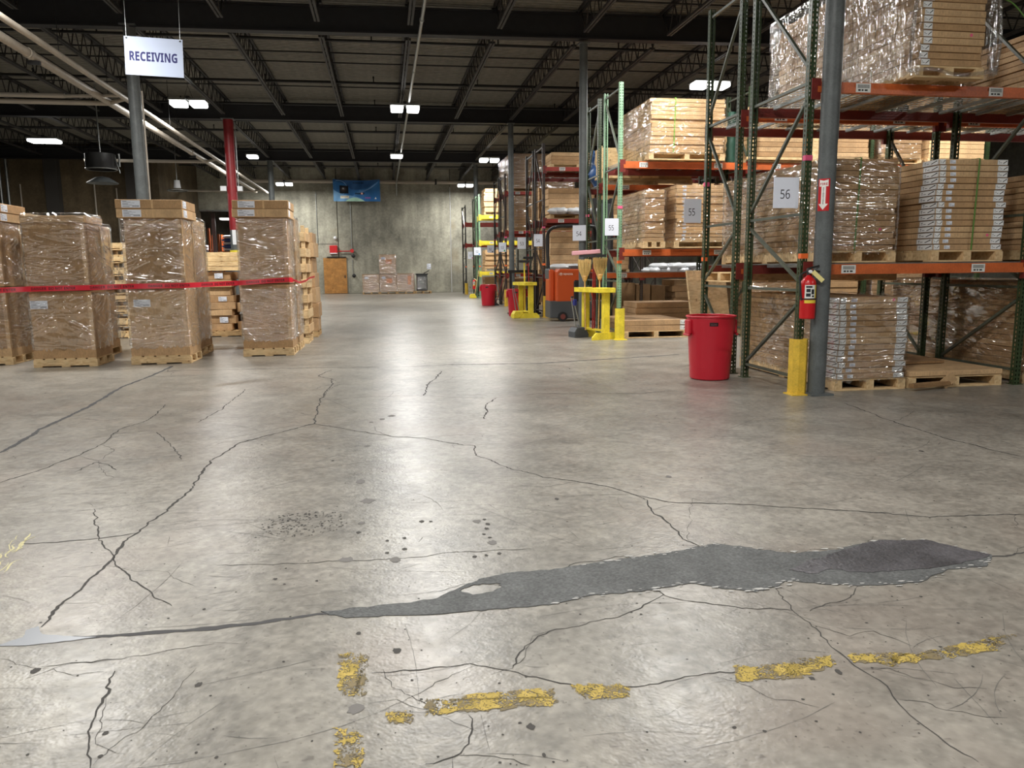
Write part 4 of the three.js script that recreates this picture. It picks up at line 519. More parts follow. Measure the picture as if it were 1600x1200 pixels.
rack({ label: 'rack backing the second row behind the grey column, its posts dark green', bays: [2.6, 2.6, 2.6], zf: -15.9, zb: -16.85, levels: [1.28, 3.1], post: M.postGreen, beam: M.orange, beamBack: M.darkRed, mirror: true });
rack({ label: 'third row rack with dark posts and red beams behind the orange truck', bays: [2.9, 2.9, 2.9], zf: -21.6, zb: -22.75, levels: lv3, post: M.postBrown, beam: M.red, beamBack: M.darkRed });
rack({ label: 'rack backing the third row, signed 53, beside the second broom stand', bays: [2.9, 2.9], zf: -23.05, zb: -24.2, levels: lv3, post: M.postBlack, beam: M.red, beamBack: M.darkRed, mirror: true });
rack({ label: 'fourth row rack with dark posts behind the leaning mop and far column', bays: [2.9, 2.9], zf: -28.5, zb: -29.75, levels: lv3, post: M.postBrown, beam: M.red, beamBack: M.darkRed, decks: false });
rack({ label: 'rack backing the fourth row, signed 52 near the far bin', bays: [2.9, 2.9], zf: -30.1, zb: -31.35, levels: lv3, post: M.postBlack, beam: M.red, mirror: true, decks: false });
rack({ label: 'fifth row rack with pale green posts and yellow beams', bays: [2.9, 2.9], zf: -36.4, zb: -37.6, levels: lv5, post: M.postGreenLit, beam: M.yellowBright, h: .17, decks: false });
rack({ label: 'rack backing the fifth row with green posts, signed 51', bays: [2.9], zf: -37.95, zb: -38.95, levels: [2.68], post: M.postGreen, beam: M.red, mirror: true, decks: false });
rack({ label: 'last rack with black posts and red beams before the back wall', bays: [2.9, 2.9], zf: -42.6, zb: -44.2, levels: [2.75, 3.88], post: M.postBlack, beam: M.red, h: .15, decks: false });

// loads on racks
const FAR = [[], [], []];
function cartonStack({ x0, x1, zf, d, y, h, n, name, mat, slop = .012, pal = true, palMat = M.pine, ph = .13, icons = 0, smallLabel = false, strap = 0, strapMat = M.strap, wrap = 0, dots = -1, join = false, alongX = false, turn = 0 }) {
  const w = x1 - x0, xc = (x0 + x1) / 2, zc = zf - d / 2, yy = y + (pal ? ph : 0);
  if (pal) pallet(xc, y, zc, w + .04, d, alongX, `wooden pallet under the ${name}`, palMat, ph);
  const ch = (h - (pal ? ph : 0)) / n; 
  if (join) { for (let i = 0; i < n; i++) { const q = cartonGeo(w - .01, ch - .004, d - .02).clone(); q.rotateY(jit(slop * .3)); q.translate(xc + jit(slop), yy + i * ch, zc + jit(slop)); (FAR[mat === M.kraftPaleLit ? 1 : mat === M.kraftDark ? 2 : 0]).push(q); } }
  else for (let i = 0; i < n; i++) {
    const c = carton(w - .01, ch - .004, d - .02, [xc + jit(slop), yy + i * ch, zc + jit(slop)], `${ORD[n - 1 - i]} carton of the ${name}`, { mat: mat ?? M.kraft[Math.floor(R0() * 3)], turn: turn + jit(slop * .3) });
    const zf2 = (d - .02) / 2 + .001;
    if (icons === 3) put('icon_label', labelGeo(.1, +(ch * .86).toFixed(3)), M.icon, c, -w / 2 + .09 + jit(.008), ch / 2, zf2); else if (icons) { put('icon_label', labelGeo(.13, +(ch * .86).toFixed(3)), M.icon, c, w / 2 - .075, ch / 2, zf2); if (icons > 1) { put('icon_label', labelGeo(.075, +(ch * .86).toFixed(3)), M.icon, c, -w / 2 + .045, ch / 2, zf2); put('icon_label', sideLabelGeo(.26, +(ch * .86).toFixed(3)), M.icon, c, -w / 2 + .004, ch / 2, d / 2 - .15); } }
    if (smallLabel) put('small_label', labelGeo(.07, +(ch * .6).toFixed(3)), M.label, c, -w / 2 + .17 + jit(.006), ch / 2, zf2);
    if (i === dots) put('red_dot', memo('dot', () => cyl(.016, .016, .002, 12).rotateX(Math.PI / 2)), M.pink, c, w * .28, ch / 2, zf2);
  }
  if (strap) { const sx = xc + (strap - .5) * w; const s = thing('plastic_strap', `green strap tied round the ${name}`, 'strap'); const top = yy + n * ch + .006; part('strap_front', uvm(bar([sx + .01, top, zf + .012], [sx - .015, yy, zf + .012], .018, .003)), strapMat, s); part('strap_top', box(.018, .003, d + .02, sx, top, zc), strapMat, s); part('strap_back', bar([sx, top, zf - d - .012], [sx, yy, zf - d - .012], .018, .003), strapMat, s); }
  if (wrap) film(xc, yy - .02, zc, w + .01, n * ch + .03, d, `clear stretch wrap round the ${name}`, { mat: wrap === 2 ? M.filmSteep : M.film[filmSeed % 3], steep: wrap === 2, amp: .022 });
}
// nearest row
cartonStack({ x0: 4.96, x1: 5.8, zf: -7.8, d: 2.35, y: 0, h: 1.045, n: 14, name: 'stack on the floor right of the near column', icons: 2, smallLabel: true, wrap: 1, dots: 13 });
cartonStack({ x0: 4.74, x1: 5.62, zf: -7.86, d: 2.5, y: 1.425, h: 1.12, n: 15, name: 'wrapped stack behind the 56 sign', strap: .45, wrap: 1, dots: 3, mat: undefined });
cartonStack({ x0: 6.1, x1: 6.97, zf: -7.86, d: 2.3, y: 1.425, h: 1.13, n: 15, name: 'strapped stack with icon labels on the middle shelf', icons: 2, smallLabel: true, strap: .55, dots: 2 });
cartonStack({ x0: 5.5, x1: 6.26, zf: -7.52, d: 2.9, y: 3.315, h: 1.3, n: 17, name: 'shiny wrapped stack on the top shelf', icons: 3, smallLabel: false, dots: 4, ph: .12 });
{ // icon strips on the top stack's cartons, loose film drawn down to the wider pallet corners
  const t = thing('stretch_wrap', 'shiny stretch wrap drawn down over the top shelf stack', 'plastic wrap', [5.88, 3.33, -8.97]);
  part('sleeve', filmGeo(.98, 1.36, 2.94, 777, { steep: true, amp: .045, openFront: true }), M.filmSteep, t);
  part('bunched_edge', uvm(tube([[-.5, .03, 1.5], [-.25, .05, 1.52], [0, .0, 1.53], [.3, .02, 1.53], [.52, .08, 1.5]], .022, 60, 8)), M.film[1], t); part('bunched_edge', uvm(tube([[.5, .02, 1.49], [.52, .35, 1.5], [.48, .9, 1.48], [.44, 1.3, 1.46]], .018, 60, 8)), M.film[1], t); part('bunched_edge', uvm(tube([[-.5, .02, 1.49], [-.49, .4, 1.5], [-.44, .9, 1.48], [-.4, 1.3, 1.46]], .02, 60, 8)), M.film[0], t);
}
cartonStack({ x0: 7.45, x1: 8.5, zf: -7.75, d: 2.6, y: 3.315, h: .72, n: 9, name: 'stack on the top shelf at the right picture edge' });
cartonStack({ x0: 7.45, x1: 8.55, zf: -7.8, d: 2.6, y: 1.425, h: 1.0, n: 13, name: 'middle shelf stack beyond the right end post' });
cartonStack({ x0: 7.42, x1: 8.5, zf: -7.78, d: 2.6, y: 0, h: 1.18, n: 15, name: 'tall floor stack beyond the right end post', wrap: 1, smallLabel: true });
solid('dangling_strap', tube([[6.42, 4.15, -7.6], [6.55, 4.1, -7.55], [6.72, 3.9, -7.5], [6.88, 3.62, -7.5], [7.1, 3.5, -7.6]], .008, 40, 6), M.strap, 'loose green strap end curling beside the shiny top stack', 'strap');
pallet(6.46, 0, -8.9, 1.2, 2.2, false, 'low pallet carrying one large flat carton at the lower right');
carton(1.2, .06, 2.2, [6.46, .132, -8.9], 'single large flat carton lying on the low pallet at right', { mat: M.kraft[2] });
carton(1.1, .03, .5, [6.2, .2, -8.6], 'loose card sheet lying on the large flat carton', { mat: M.kraftDark, turn: .05 });
solid('torn_flap', uvm(rbox(.62, .05, .07, 0, 0, 0, .006)), M.kraftDark, 'torn carton flap strip hanging in front of the low pallet', 'cardboard', [6.05, .06, -7.68], .22);
{ const t = thing('end_flap', 'folded card end flap sticking out under the large flat carton', 'cardboard', [6.3, .1, -7.72]); part('flap', uvm(bar([-.07, -.06, 0], [.05, .05, .03], .13, .008)), M.kraft[2], t); }
// pallet and board oddments in the rear rack of the nearest row
{ let i = 0; for (const [x, y, z] of [[5.05, 1.2, -9.95], [6.3, 1.2, -9.95]]) pallet(x, y - .01 - i * 0, z, 1.1, .9, true, `${i++ ? 'right' : 'left'} empty white pallet under the middle shelf, rear`, M.pinePale); }
{ const s = thing('plywood_sheet', 'pale board leaning against the rear rack beyond the red bin', 'board', [4.86, 0, -10.8]); const b = part('sheet', rbox(.9, 1.35, .03, 0, .68, 0, .004), M.pine, s); b.rotation.x = -.16; s.rotation.y = .5; }
// second row
cartonStack({ x0: 5.02, x1: 6.5, zf: -14.3, d: 1.9, y: 3.40, h: 1.12, n: 13, name: 'big pale strapped stack on the second row top shelf', mat: M.kraftPaleLit, strap: .32, strapMat: M.strapBright, wrap: 1, slop: .02 });
{ const t = thing('crate_frame', 'pale wooden crate frame round flat cartons, second row upper shelf', 'crate', [7.75, 3.4, -14.9]); for (const x of [-.66, .64]) part('upright_board', rbox(.15, .95, .03, x, .475, .56, .004), M.pinePale, t); for (const x of [-.66, .64]) part('upright_board', rbox(.15, .95, .03, x, .475, -.56, .004), M.pinePale, t); part('rail', rbox(1.5, .05, .05, 0, .06, .52, .004), M.pinePale, t); part('rail', rbox(1.5, .05, .05, 0, .98, .52, .004), M.pinePale, t); }
cartonStack({ x0: 7.2, x1: 8.3, zf: -14.42, d: 1.0, y: 3.40, h: .85, n: 8, name: 'cartons inside the pale crate frame', slop: .005, ph: .1 });
cartonStack({ x0: 8.62, x1: 9.6, zf: -14.4, d: 1.3, y: 3.40, h: .9, n: 8, name: 'stack right of the crate frame on the upper shelf', ph: .1, smallLabel: true });
cartonStack({ x0: 9.85, x1: 10.75, zf: -14.4, d: 1.6, y: 3.40, h: .98, n: 9, name: 'upper shelf stack beyond the third mint post', wrap: 1, ph: .1 });
cartonStack({ x0: 10.85, x1: 12.1, zf: -14.3, d: 1.6, y: 3.40, h: .95, n: 9, name: 'upper shelf stack at the far right of the second row', mat: M.kraftPaleLit, ph: .1 });
cartonStack({ x0: 4.9, x1: 5.3, zf: -14.2, d: 1.5, y: 1.755, h: 1.08, n: 13, name: 'narrow wrapped stack behind the mint post', wrap: 1, slop: .015 });
cartonStack({ x0: 5.52, x1: 6.75, zf: -14.2, d: 1.5, y: 1.755, h: 1.18, n: 15, name: 'wrapped stack behind the grey 55 sign', mat: M.kraftPaleLit, wrap: 1, smallLabel: true, slop: .015 });
cartonStack({ x0: 7.2, x1: 8.4, zf: -14.4, d: 1.4, y: 1.755, h: 1.0, n: 11, join: true, name: 'middle stack in the second bay of the second row' });
cartonStack({ x0: 8.6, x1: 9.6, zf: -14.4, d: 1.4, y: 1.755, h: 1.2, n: 12, join: true, name: 'second middle stack in the second bay of the second row', wrap: 1 });
cartonStack({ x0: 9.9, x1: 11.2, zf: -14.4, d: 1.4, y: 1.755, h: 1.1, n: 11, join: true, name: 'middle stack in the third bay of the second row', mat: M.kraftPaleLit });
cartonStack({ x0: 4.68, x1: 5.98, zf: -14.62, d: 1.6, y: 0, h: .36, n: 2, name: 'low floor load beside the mint post', smallLabel: false, slop: .03, icons: 1, ph: .14 });
cartonStack({ x0: 5.5, x1: 6.9, zf: -16.4, d: 1.0, y: 0, h: .62, n: 4, name: 'low floor load behind the mint post', icons: 1, slop: .02 });
cartonStack({ x0: 7.2, x1: 8.4, zf: -14.5, d: 1.6, y: 0, h: 1.2, n: 9, join: true, name: 'floor stack in the second bay of the second row', wrap: 1 });
cartonStack({ x0: 8.6, x1: 9.6, zf: -14.5, d: 1.6, y: 0, h: 1.3, n: 10, join: true, name: 'floor stack at the end of the second bay, second row' });
cartonStack({ x0: 9.9, x1: 11.2, zf: -14.5, d: 1.6, y: 0, h: 1.25, n: 9, join: true, name: 'floor stack in the third bay of the second row', wrap: 1 });
cartonStack({ x0: 5.0, x1: 6.6, zf: -16.1, d: .8, y: 3.12, h: .5, n: 4, name: 'flat stack on the upper rear shelf behind the tall grey column' });
// pale wooden boxes and blue sack high on the second row, seen left of the mint post
for (let i = 0; i < 3; i++) { const t = thing('plywood_box', `${['left', 'middle', 'right'][i]} pale plywood box on the rear top shelf left of the big pale stack`, 'box', [4.78 + i * .44, 3.25, -16.35]); part('panel', rbox(.4, .62, .5, 0, .32, 0, .006), M.pinePale, t); part('edge_batten', rbox(.05, .66, .03, -.2, .33, .26, .004), M.pine, t); }
solid('blue_sheet', (() => { const g = new THREE.SphereGeometry(.5, 18, 12); g.scale(.18, .8, .6); const p = g.attributes.position; for (let i = 0; i < p.count; i++) p.setX(i, p.getX(i) + .04 * Math.sin(p.getY(i) * 14)); g.computeVertexNormals(); return g; })(), std({ color: lin(.03, .1, .28), roughness: .4 }), 'blue plastic sheet bundle on the rear top shelf beside the grey column', 'sheet', [4.62, 3.52, -16.75]);
solid('green_wrap', (() => { const g = new THREE.CylinderGeometry(.08, .1, .95, 20, 14); const p = g.attributes.position; for (let i = 0; i < p.count; i++) { const a = 1 + .12 * Math.sin(p.getY(i) * 40) + jit(.05); p.setX(i, p.getX(i) * a); p.setZ(i, p.getZ(i) * a); } g.computeVertexNormals(); return g; })(), std({ color: lin(.03, .085, .06), roughness: .4 }), 'bundle of green plastic wrap standing on the second row upper shelf', 'plastic wrap', [6.82, 3.89, -14.7]);
// third row
const bagG = (() => { const g = new THREE.SphereGeometry(1, 14, 9), p = g.attributes.position; for (let i = 0; i < p.count; i++) { const x = p.getX(i), y = p.getY(i), z = p.getZ(i), k = 1 + .12 * Math.sin(x * 9 + z * 7) + jit(.06); p.setXYZ(i, Math.sign(x) * Math.pow(Math.abs(x), .6) * .3 * k, y * .09 * k + .08, Math.sign(z) * Math.pow(Math.abs(z), .6) * .3 * k); } g.computeVertexNormals(); return g; })();
M.bag = std({ color: lin(.66, .68, .7), roughness: .35 });
function bagPile(x0, x1, y, z, n, where, layers = 2) { let k = 0; for (let l = 0; l < layers; l++) for (let i = 0; i < n - l; i++) { const x = x0 + (x1 - x0) * (i + .5 + l * .5) / n; solid('white_bag', bagG, M.bag, `${['first', 'second', 'third', 'fourth', 'fifth', 'sixth'][i]} white bag from the left${layers > 1 ? ', ' + ['lower', 'upper'][l] + ' layer' : ''}, ${where}`, 'bag', [x, y + l * .12, z + jit(.05)], R0() * 3); k++; } }
cartonStack({ x0: 4.72, x1: 6.1, zf: -22.0, d: 1.0, y: 2.93, h: .72, n: 5, name: 'brown stack behind white bags on the third row middle shelf', pal: false });
pallet(5.45, 2.77, -22.15, 1.5, 1.1, false, 'pallet under white bags on the third row middle shelf', M.pineOld);
bagPile(4.7, 6.1, 2.9, -21.66, 3, 'on the third row middle shelf', 1);
cartonStack({ x0: 4.72, x1: 5.85, zf: -21.75, d: 1.1, y: 1.45, h: .98, n: 6, name: 'brown stack above the orange truck body', pal: false });
pallet(5.4, 1.21, -22.2, 1.4, 1.1, false, 'pallet under white bags behind the orange truck', M.pineOld);
bagPile(4.75, 6.4, 1.34, -21.6, 4, 'behind the orange truck', 1);
cartonStack({ x0: 4.75, x1: 6.3, zf: -21.75, d: 1.1, y: 4.19, h: .42, n: 3, name: 'flat stack on the third row top shelf', ph: .1 });
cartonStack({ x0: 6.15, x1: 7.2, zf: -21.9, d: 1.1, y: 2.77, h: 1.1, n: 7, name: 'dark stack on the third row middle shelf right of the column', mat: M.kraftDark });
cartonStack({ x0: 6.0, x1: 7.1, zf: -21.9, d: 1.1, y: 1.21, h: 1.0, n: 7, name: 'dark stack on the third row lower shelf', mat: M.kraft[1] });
bagPile(7.5, 9.4, 1.22, -21.7, 4, 'third row lower shelf', 2);
cartonStack({ x0: 7.6, x1: 8.9, zf: -22.0, d: 1.0, y: 2.77, h: 1.2, n: 7, name: 'pale stack on the third row middle shelf, second bay', mat: M.kraftPaleLit });
cartonStack({ x0: 9.0, x1: 10.1, zf: -22.0, d: 1.0, y: 2.77, h: 1.05, n: 6, name: 'second pale stack on the third row middle shelf, second bay', mat: M.kraftPaleLit });
cartonStack({ x0: 7.6, x1: 9.9, zf: -22.0, d: 1.0, y: 4.19, h: .5, n: 3, name: 'long flat stack on the third row top shelf' });
for (let i = 0; i < 4; i++) carton(.42, .98 - i * .04, .8, [6.6 + i * .46, 0, -22.2], `${ORD[i].replace('topmost', 'first')} upright carton from the left on the third row floor`, { mat: i % 2 ? M.kraftDark : M.kraft[1] });
cartonStack({ x0: 8.5, x1: 10.1, zf: -21.9, d: 1.1, y: 0, h: 1.02, n: 5, name: 'uneven floor stack in the third row', slop: .05 });
bagPile(7.4, 10.2, .02, -20.9, 6, 'on the floor before the third row', 1);
// racks further away
cartonStack({ x0: 4.66, x1: 6.9, zf: -23.1, d: 1.2, y: 2.77, h: 1.0, n: 9, join: true, name: 'stack in the rear of the third row, middle shelf' , pal: false });
cartonStack({ x0: 4.66, x1: 6.2, zf: -23.1, d: 1.2, y: 1.21, h: 1.15, n: 9, join: true, name: 'pale stack beside the 53 sign', mat: M.kraftPaleLit, pal: false });
cartonStack({ x0: 4.68, x1: 7.1, zf: -28.5, d: 2.6, y: 4.19, h: 1.35, n: 13, join: true, name: 'tall wide stack on the fourth row top shelf', wrap: 1 });
cartonStack({ x0: 4.68, x1: 7.1, zf: -28.5, d: 2.6, y: 2.77, h: 1.28, n: 13, join: true, name: 'wide stack on the fourth row middle shelf', wrap: 1 });
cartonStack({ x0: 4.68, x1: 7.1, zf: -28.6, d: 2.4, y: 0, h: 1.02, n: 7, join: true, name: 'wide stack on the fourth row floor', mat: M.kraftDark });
cartonStack({ x0: 4.75, x1: 5.75, zf: -36.4, d: 1.1, y: 3.88, h: 1.2, n: 13, join: true, name: 'leaning pale stack on the fifth row top beam', mat: M.kraftPaleLit, slop: .03 });
cartonStack({ x0: 4.75, x1: 6.2, zf: -36.4, d: 1.1, y: 1.27, h: 1.0, n: 11, join: true, name: 'pale stack on the fifth row lower beam', mat: M.kraftPaleLit, slop: .03 });
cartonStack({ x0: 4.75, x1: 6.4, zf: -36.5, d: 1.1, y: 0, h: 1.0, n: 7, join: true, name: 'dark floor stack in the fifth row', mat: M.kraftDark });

{ // cartons of the farther loads, too many and too small to tell apart: one object
  const geos = FAR.map((l) => merge(l)), all = mergeGeometries(geos, true);
  tag(solid('carton_loads', all, [M.kraft[1], M.kraftPaleLit, M.kraftDark], 'stacked cartons filling the farther rack rows and deeper bays', 'cartons'), null, null, null, 'stuff');
}

// ---------------------------------------------------------------- signs on the rack ends
const signTex = {};
function rowSign(num, x0, x1, y0, y1, z, label, o = {}) {
  const t = signTex[num + (o.dot ?? '')] ??= canvas(256, 288, (g) => { g.fillStyle = '#dfe3ee'; g.fillRect(0, 0, 256, 288); g.fillStyle = '#16181f'; g.font = '118px sans-serif'; g.textAlign = 'center'; g.textBaseline = 'middle'; g.save(); g.translate(118, 158); g.scale(.82, 1); g.fillText(num, 0, 0); g.restore(); if (o.dot) { g.fillStyle = o.dot; g.beginPath(); g.arc(200, 250, 26, 0, 7); g.fill(); } });
  const w = x1 - x0, h = y1 - y0, face = std({ map: t, roughness: .7 }), T = thing('row_sign', label, 'sign', [(x0 + x1) / 2, (y0 + y1) / 2, z], o.turn ?? 0);
  const b = new THREE.Mesh(new THREE.BoxGeometry(w, h, .004), [M.paper, M.paper, M.paper, M.paper, face, face]); b.name = 'sheet'; shade(b); T.add(b);
  part('fold', box(.05, h, .004, w / 2 + .024, 0, -.012), M.paper, T).rotation.y = .35; return T;
}
rowSign('56', 4.13, 4.42, 2.01, 2.33, -7.83, 'large white paper sign 56 on the nearest rack post');
rowSign('55', 4.20, 4.45, 2.01, 2.34, -10.5, 'shadowed grey looking paper sign 55 behind the nearest rack');
rowSign('55', 4.19, 4.46, 2.0, 2.32, -14.42, 'bright white sign 55 beside the mint rack post');
rowSign('54', 4.45, 4.77, 2.03, 2.39, -18.02, 'white sign 54 fixed across the tall grey column', { turn: -.45 });
rowSign('54', 4.2, 4.45, 2.0, 2.34, -21.55, 'sign 54 on the dark rack post above the second broom stand');
rowSign('53', 4.2, 4.5, 2.0, 2.36, -24.25, 'white sign 53 left of the second sign 54', { turn: -.2 });
rowSign('53', 4.23, 4.5, 2.0, 2.34, -28.45, 'small sign 53 with a green dot', { dot: '#3fae4a' });
rowSign('52', 4.19, 4.46, 2.03, 2.33, -31.4, 'small sign 52 with a black dot', { dot: '#15181d' });
rowSign('52', 4.22, 4.54, 2.02, 2.38, -36.35, 'far sign 52 with a blue dot above the yellow dustpan', { dot: '#2f9bd8' });
rowSign('51', 4.22, 4.5, 1.88, 2.24, -39.0, 'farthest sign 51 with a red dot', { dot: '#c0202c' });
// extinguisher arrow sign bent round the near column
{
  const t = canvas(128, 384, (g) => { g.fillStyle = '#c3141c'; g.fillRect(0, 0, 128, 384); g.fillStyle = '#f2efe9'; g.beginPath(); g.moveTo(16, 12); g.lineTo(64, 26); g.lineTo(112, 12); g.lineTo(112, 92); g.lineTo(88, 92); g.lineTo(88, 300); g.lineTo(116, 300); g.lineTo(64, 372); g.lineTo(12, 300); g.lineTo(40, 300); g.lineTo(40, 92); g.lineTo(16, 92); g.fill(); g.fillStyle = '#b3121a'; g.font = 'bold 40px sans-serif'; g.textAlign = 'center'; g.fillText('FIRE', 64, 78); g.save(); g.translate(64, 100); g.font = 'bold 22px sans-serif'; g.fillStyle = '#2a0c0e'; 'EXTINGUISHER'.split('').forEach((c, i) => g.fillText(c, 0, 18 + i * 17)); g.restore(); });
  const g = new THREE.CylinderGeometry(.095, .095, .33, 24, 1, true, -1.45, 1.3);
  solid('fire_sign', g, std({ map: t, roughness: .4, side: THREE.DoubleSide }), 'red and white fire extinguisher arrow sign on the near column', 'sign', [4.64, 2.13, -7.67], 0);
}
function extinguisher(x, y, z, turn, label) {
  const t = thing('fire_extinguisher', label, 'extinguisher', [x, y, z], turn);
  part('cylinder', uvm(lathe([[0, 0], [.075, 0], [.08, .012], [.08, .36], [.074, .4], [.05, .435], [.025, .45], [.022, .47], [0, .47]])), M.redPaint, t);
  const lab = canvas(128, 160, (g) => { g.fillStyle = '#e7e7e2'; g.fillRect(0, 0, 128, 160); g.fillStyle = '#d9c832'; g.fillRect(104, 0, 24, 160); g.fillStyle = '#22252c'; g.fillRect(12, 12, 60, 22); g.fillRect(16, 46, 40, 40); g.fillRect(64, 52, 30, 60); g.fillRect(14, 100, 44, 40); g.fillRect(70, 124, 26, 20); });
  part('instruction_label', new THREE.CylinderGeometry(.0812, .0812, .14, 24, 1, true, -.85, 1.7).translate(0, .29, 0), std({ map: lab, roughness: .4, side: THREE.DoubleSide }), t);
  part('yellow_band', new THREE.CylinderGeometry(.0812, .0812, .032, 24, 1, true, -.85, 1.7).translate(0, .185, 0), std({ color: lin(.8, .62, .06), roughness: .4, side: THREE.DoubleSide }), t);
  part('strap', cyl(.083, .083, .014, 28, 0, .212, 0, true), M.rubber, t);
  part('valve', [cyl(.024, .02, .05, 14, 0, .49, 0).toNonIndexed(), box(.03, .03, .06, 0, .52, 0)], M.black, t);
  part('lever', [bar([0, .53, -.03], [.11, .56, .0], .02, .006), bar([0, .51, -.03], [.12, .5, .0], .02, .006)], M.black, t);
  part('gauge', cyl(.018, .018, .02, 12).rotateX(Math.PI / 2).translate(0, .5, .035), M.white, t);
  part('hose', tube([[-.03, .5, 0], [-.1, .46, .02], [-.1, .34, .03], [-.085, .2, .03]], .01, 24, 8), M.rubber, t);
  part('inspection_tag', bar([.02, .5, .05], [.13, .40, .06], .045, .002), std({ color: lin(.82, .72, .3), roughness: .6 }), t);
  part('wall_bracket', box(.05, .2, .03, 0, .3, -.09), M.black, t);
}
extinguisher(4.455, .835, -7.61, -.1, 'red fire extinguisher with yellow tag hung on the near column');
extinguisher(4.3, .42, -37.1, -.2, 'far small red fire extinguisher behind the yellow dustpan');

// ---------------------------------------------------------------- yellow post guards
function guard(x, z, label, mat = M.yellow) { const t = thing('post_guard', label, 'post guard', [x, 0, z]); const s = new THREE.Shape([[-.085, -.06], [-.085, .035], [-.04, .08], [.04, .08], [.085, .035], [.085, -.06], [.075, -.06], [.075, .03], [.035, .068], [-.035, .068], [-.075, .03], [-.075, -.06]].map((p) => new THREE.Vector2(...p))); const g = new THREE.ExtrudeGeometry(s, { depth: .61, bevelEnabled: false }); g.rotateX(-Math.PI / 2); g.scale(1, 1, -1); const idx = g.toNonIndexed(), p = idx.attributes.position; for (let i = 0; i < p.count; i += 3) { const a = [p.getX(i + 1), p.getY(i + 1), p.getZ(i + 1)]; p.setXYZ(i + 1, p.getX(i + 2), p.getY(i + 2), p.getZ(i + 2)); p.setXYZ(i + 2, ...a); } idx.computeVertexNormals(); part('guard_plate', uvm(idx), mat, t); part('base_plate', box(.24, .012, .2, 0, .006, .02), mat, t); return t; }
guard(4.45, -7.73, 'scuffed yellow steel guard at the foot of the nearest rack post');
guard(4.5, -14.4, 'bright yellow guard at the foot of the mint rack post', M.yellowBright);
guard(4.55, -21.55, 'yellow post guard standing left of the orange truck');
guard(4.5, -28.4, 'yellow post guard between the two farther red bins');
guard(4.48, -42.4, 'farthest yellow post guard near the back wall');

// ---------------------------------------------------------------- red waste bins
function bin(x, z, label, turn = 0) {
  const t = thing('waste_bin', label, 'bin', [x, 0, z], turn), H = .8, r0 = .245, r1 = .285;
  part('body', lathe([[0, .006], [r0 - .02, .0], [r0, .02], [r0 + .03, .52], [r0 + .034, .6], [r1 + .004, .615], [r1 + .008, .76], [r1 + .012, .77], [r1 - .008, .77], [r0 + .02, .6], [r0 - .01, .03], [0, .03]], 56), M.redPlastic, t);
  part('rim', new THREE.TorusGeometry(r1 + .012, .014, 10, 56).rotateX(Math.PI / 2).translate(0, .785, 0), M.redPlastic, t);
  for (const s of [-1, 1]) part('handle', [rbox(.045, .18, .16, s * (r1 + .012), .66, 0, .02), rbox(.03, .03, .19, s * (r1 + .03), .56, 0, .012)], M.redPlastic, t);
  const lt = canvas(128, 48, (g) => { g.fillStyle = '#1d0d10'; g.fillRect(0, 0, 128, 48); g.fillStyle = '#7a4a4e'; g.font = 'bold 30px sans-serif'; g.textAlign = 'center'; g.textBaseline = 'middle'; g.fillText('ULINE', 64, 26); });
  part('maker_plate', new THREE.CylinderGeometry(r1 + .0095, r1 + .0085, .045, 10, 1, true, -.46 - turn, .35).translate(0, .7, 0), std({ map: lt, roughness: .5, side: THREE.DoubleSide }), t);
}
bin(4.02, -9.08, 'large red round bin beside the nearest rack', 0);
bin(3.9, -29.15, 'red bin standing farthest away, near the leaning mop');
bin(3.86, -22.45, 'red bin half hidden behind the second yellow broom stand');

// ---------------------------------------------------------------- broom stands, brooms, dustpans
function broomStand(x, z, turn, label) {
  const t = thing('broom_stand', label, 'stand', [x, 0, z], turn);
  const foot = (zz) => { const s = new THREE.Shape([[-.29, 0], [.29, 0], [.29, .05], [.2, .14], [-.2, .14], [-.29, .05]].map((p) => new THREE.Vector2(...p))); return uvm(new THREE.ExtrudeGeometry(s, { depth: .04, bevelEnabled: false }).translate(0, 0, zz).toNonIndexed()); };
  for (const zz of [.36, -.4]) { part('foot', foot(zz), M.yellowBright, t); part('upright', rbox(.14, .95, .09, .04, .475, zz - .02, .006), M.yellowBright, t); }
  part('bottom_rail', rbox(.09, .04, .8, .04, .17, -.02, .005), M.yellowBright, t); part('tool_board', rbox(.36, .09, .98, .0, .96, -.02, .006), M.yellowBright, t);
}
broomStand(4.12, -14.85, .28, 'nearer bright yellow wooden broom stand');
broomStand(3.97, -21.75, .2, 'farther yellow broom stand in front of a red bin');
const straw = std({ map: kraftTex(701, [.78, .66, .42]), roughness: .95 }); M.woodHandle = std({ map: pineTex, color: lin(.9, .75, .5), roughness: .5 }); M.redHandle = steel(.3, .02, .02, .4);
function cornBroom(x, y0, z, lean, label) {
  const t = thing('corn_broom', label, 'broom', [x, y0, z]); t.rotation.z = lean;
  part('handle', rod([0, 0, 0], [0, 1.05, 0], .014, 10), M.woodHandle, t);
  const l = []; const r = rng(Math.round(x * 100)); for (let i = 0; i < 130; i++) { const a = r() * 6.283, q = Math.sqrt(r()); const bx = Math.cos(a) * .035 * q, bz = Math.sin(a) * .025 * q, tx = Math.cos(a) * .15 * q + jit(.012, r), tz = Math.sin(a) * .045 * q; l.push(bar([bx, 1.0, bz], [bx * 2.2 + tx * .35, 1.2, bz + tz * .5], .006, .005), bar([bx * 2.2 + tx * .35, 1.2, bz + tz * .5], [tx, 1.38 + jit(.03, r), tz], .007, .005)); }
  part('straw_head', l, straw, t).userData.kind = 'stuff'; part('binding', lathe([[.03, .97], [.042, 1.0], [.055, 1.06], [.05, 1.08], [.035, 1.04]], 20), M.woodHandle, t);
}
cornBroom(3.96, .16, -14.95, .02, 'left straw broom held upside down in the nearer broom stand');
cornBroom(4.17, .19, -14.75, -.02, 'right larger straw broom held upside down in the nearer stand');
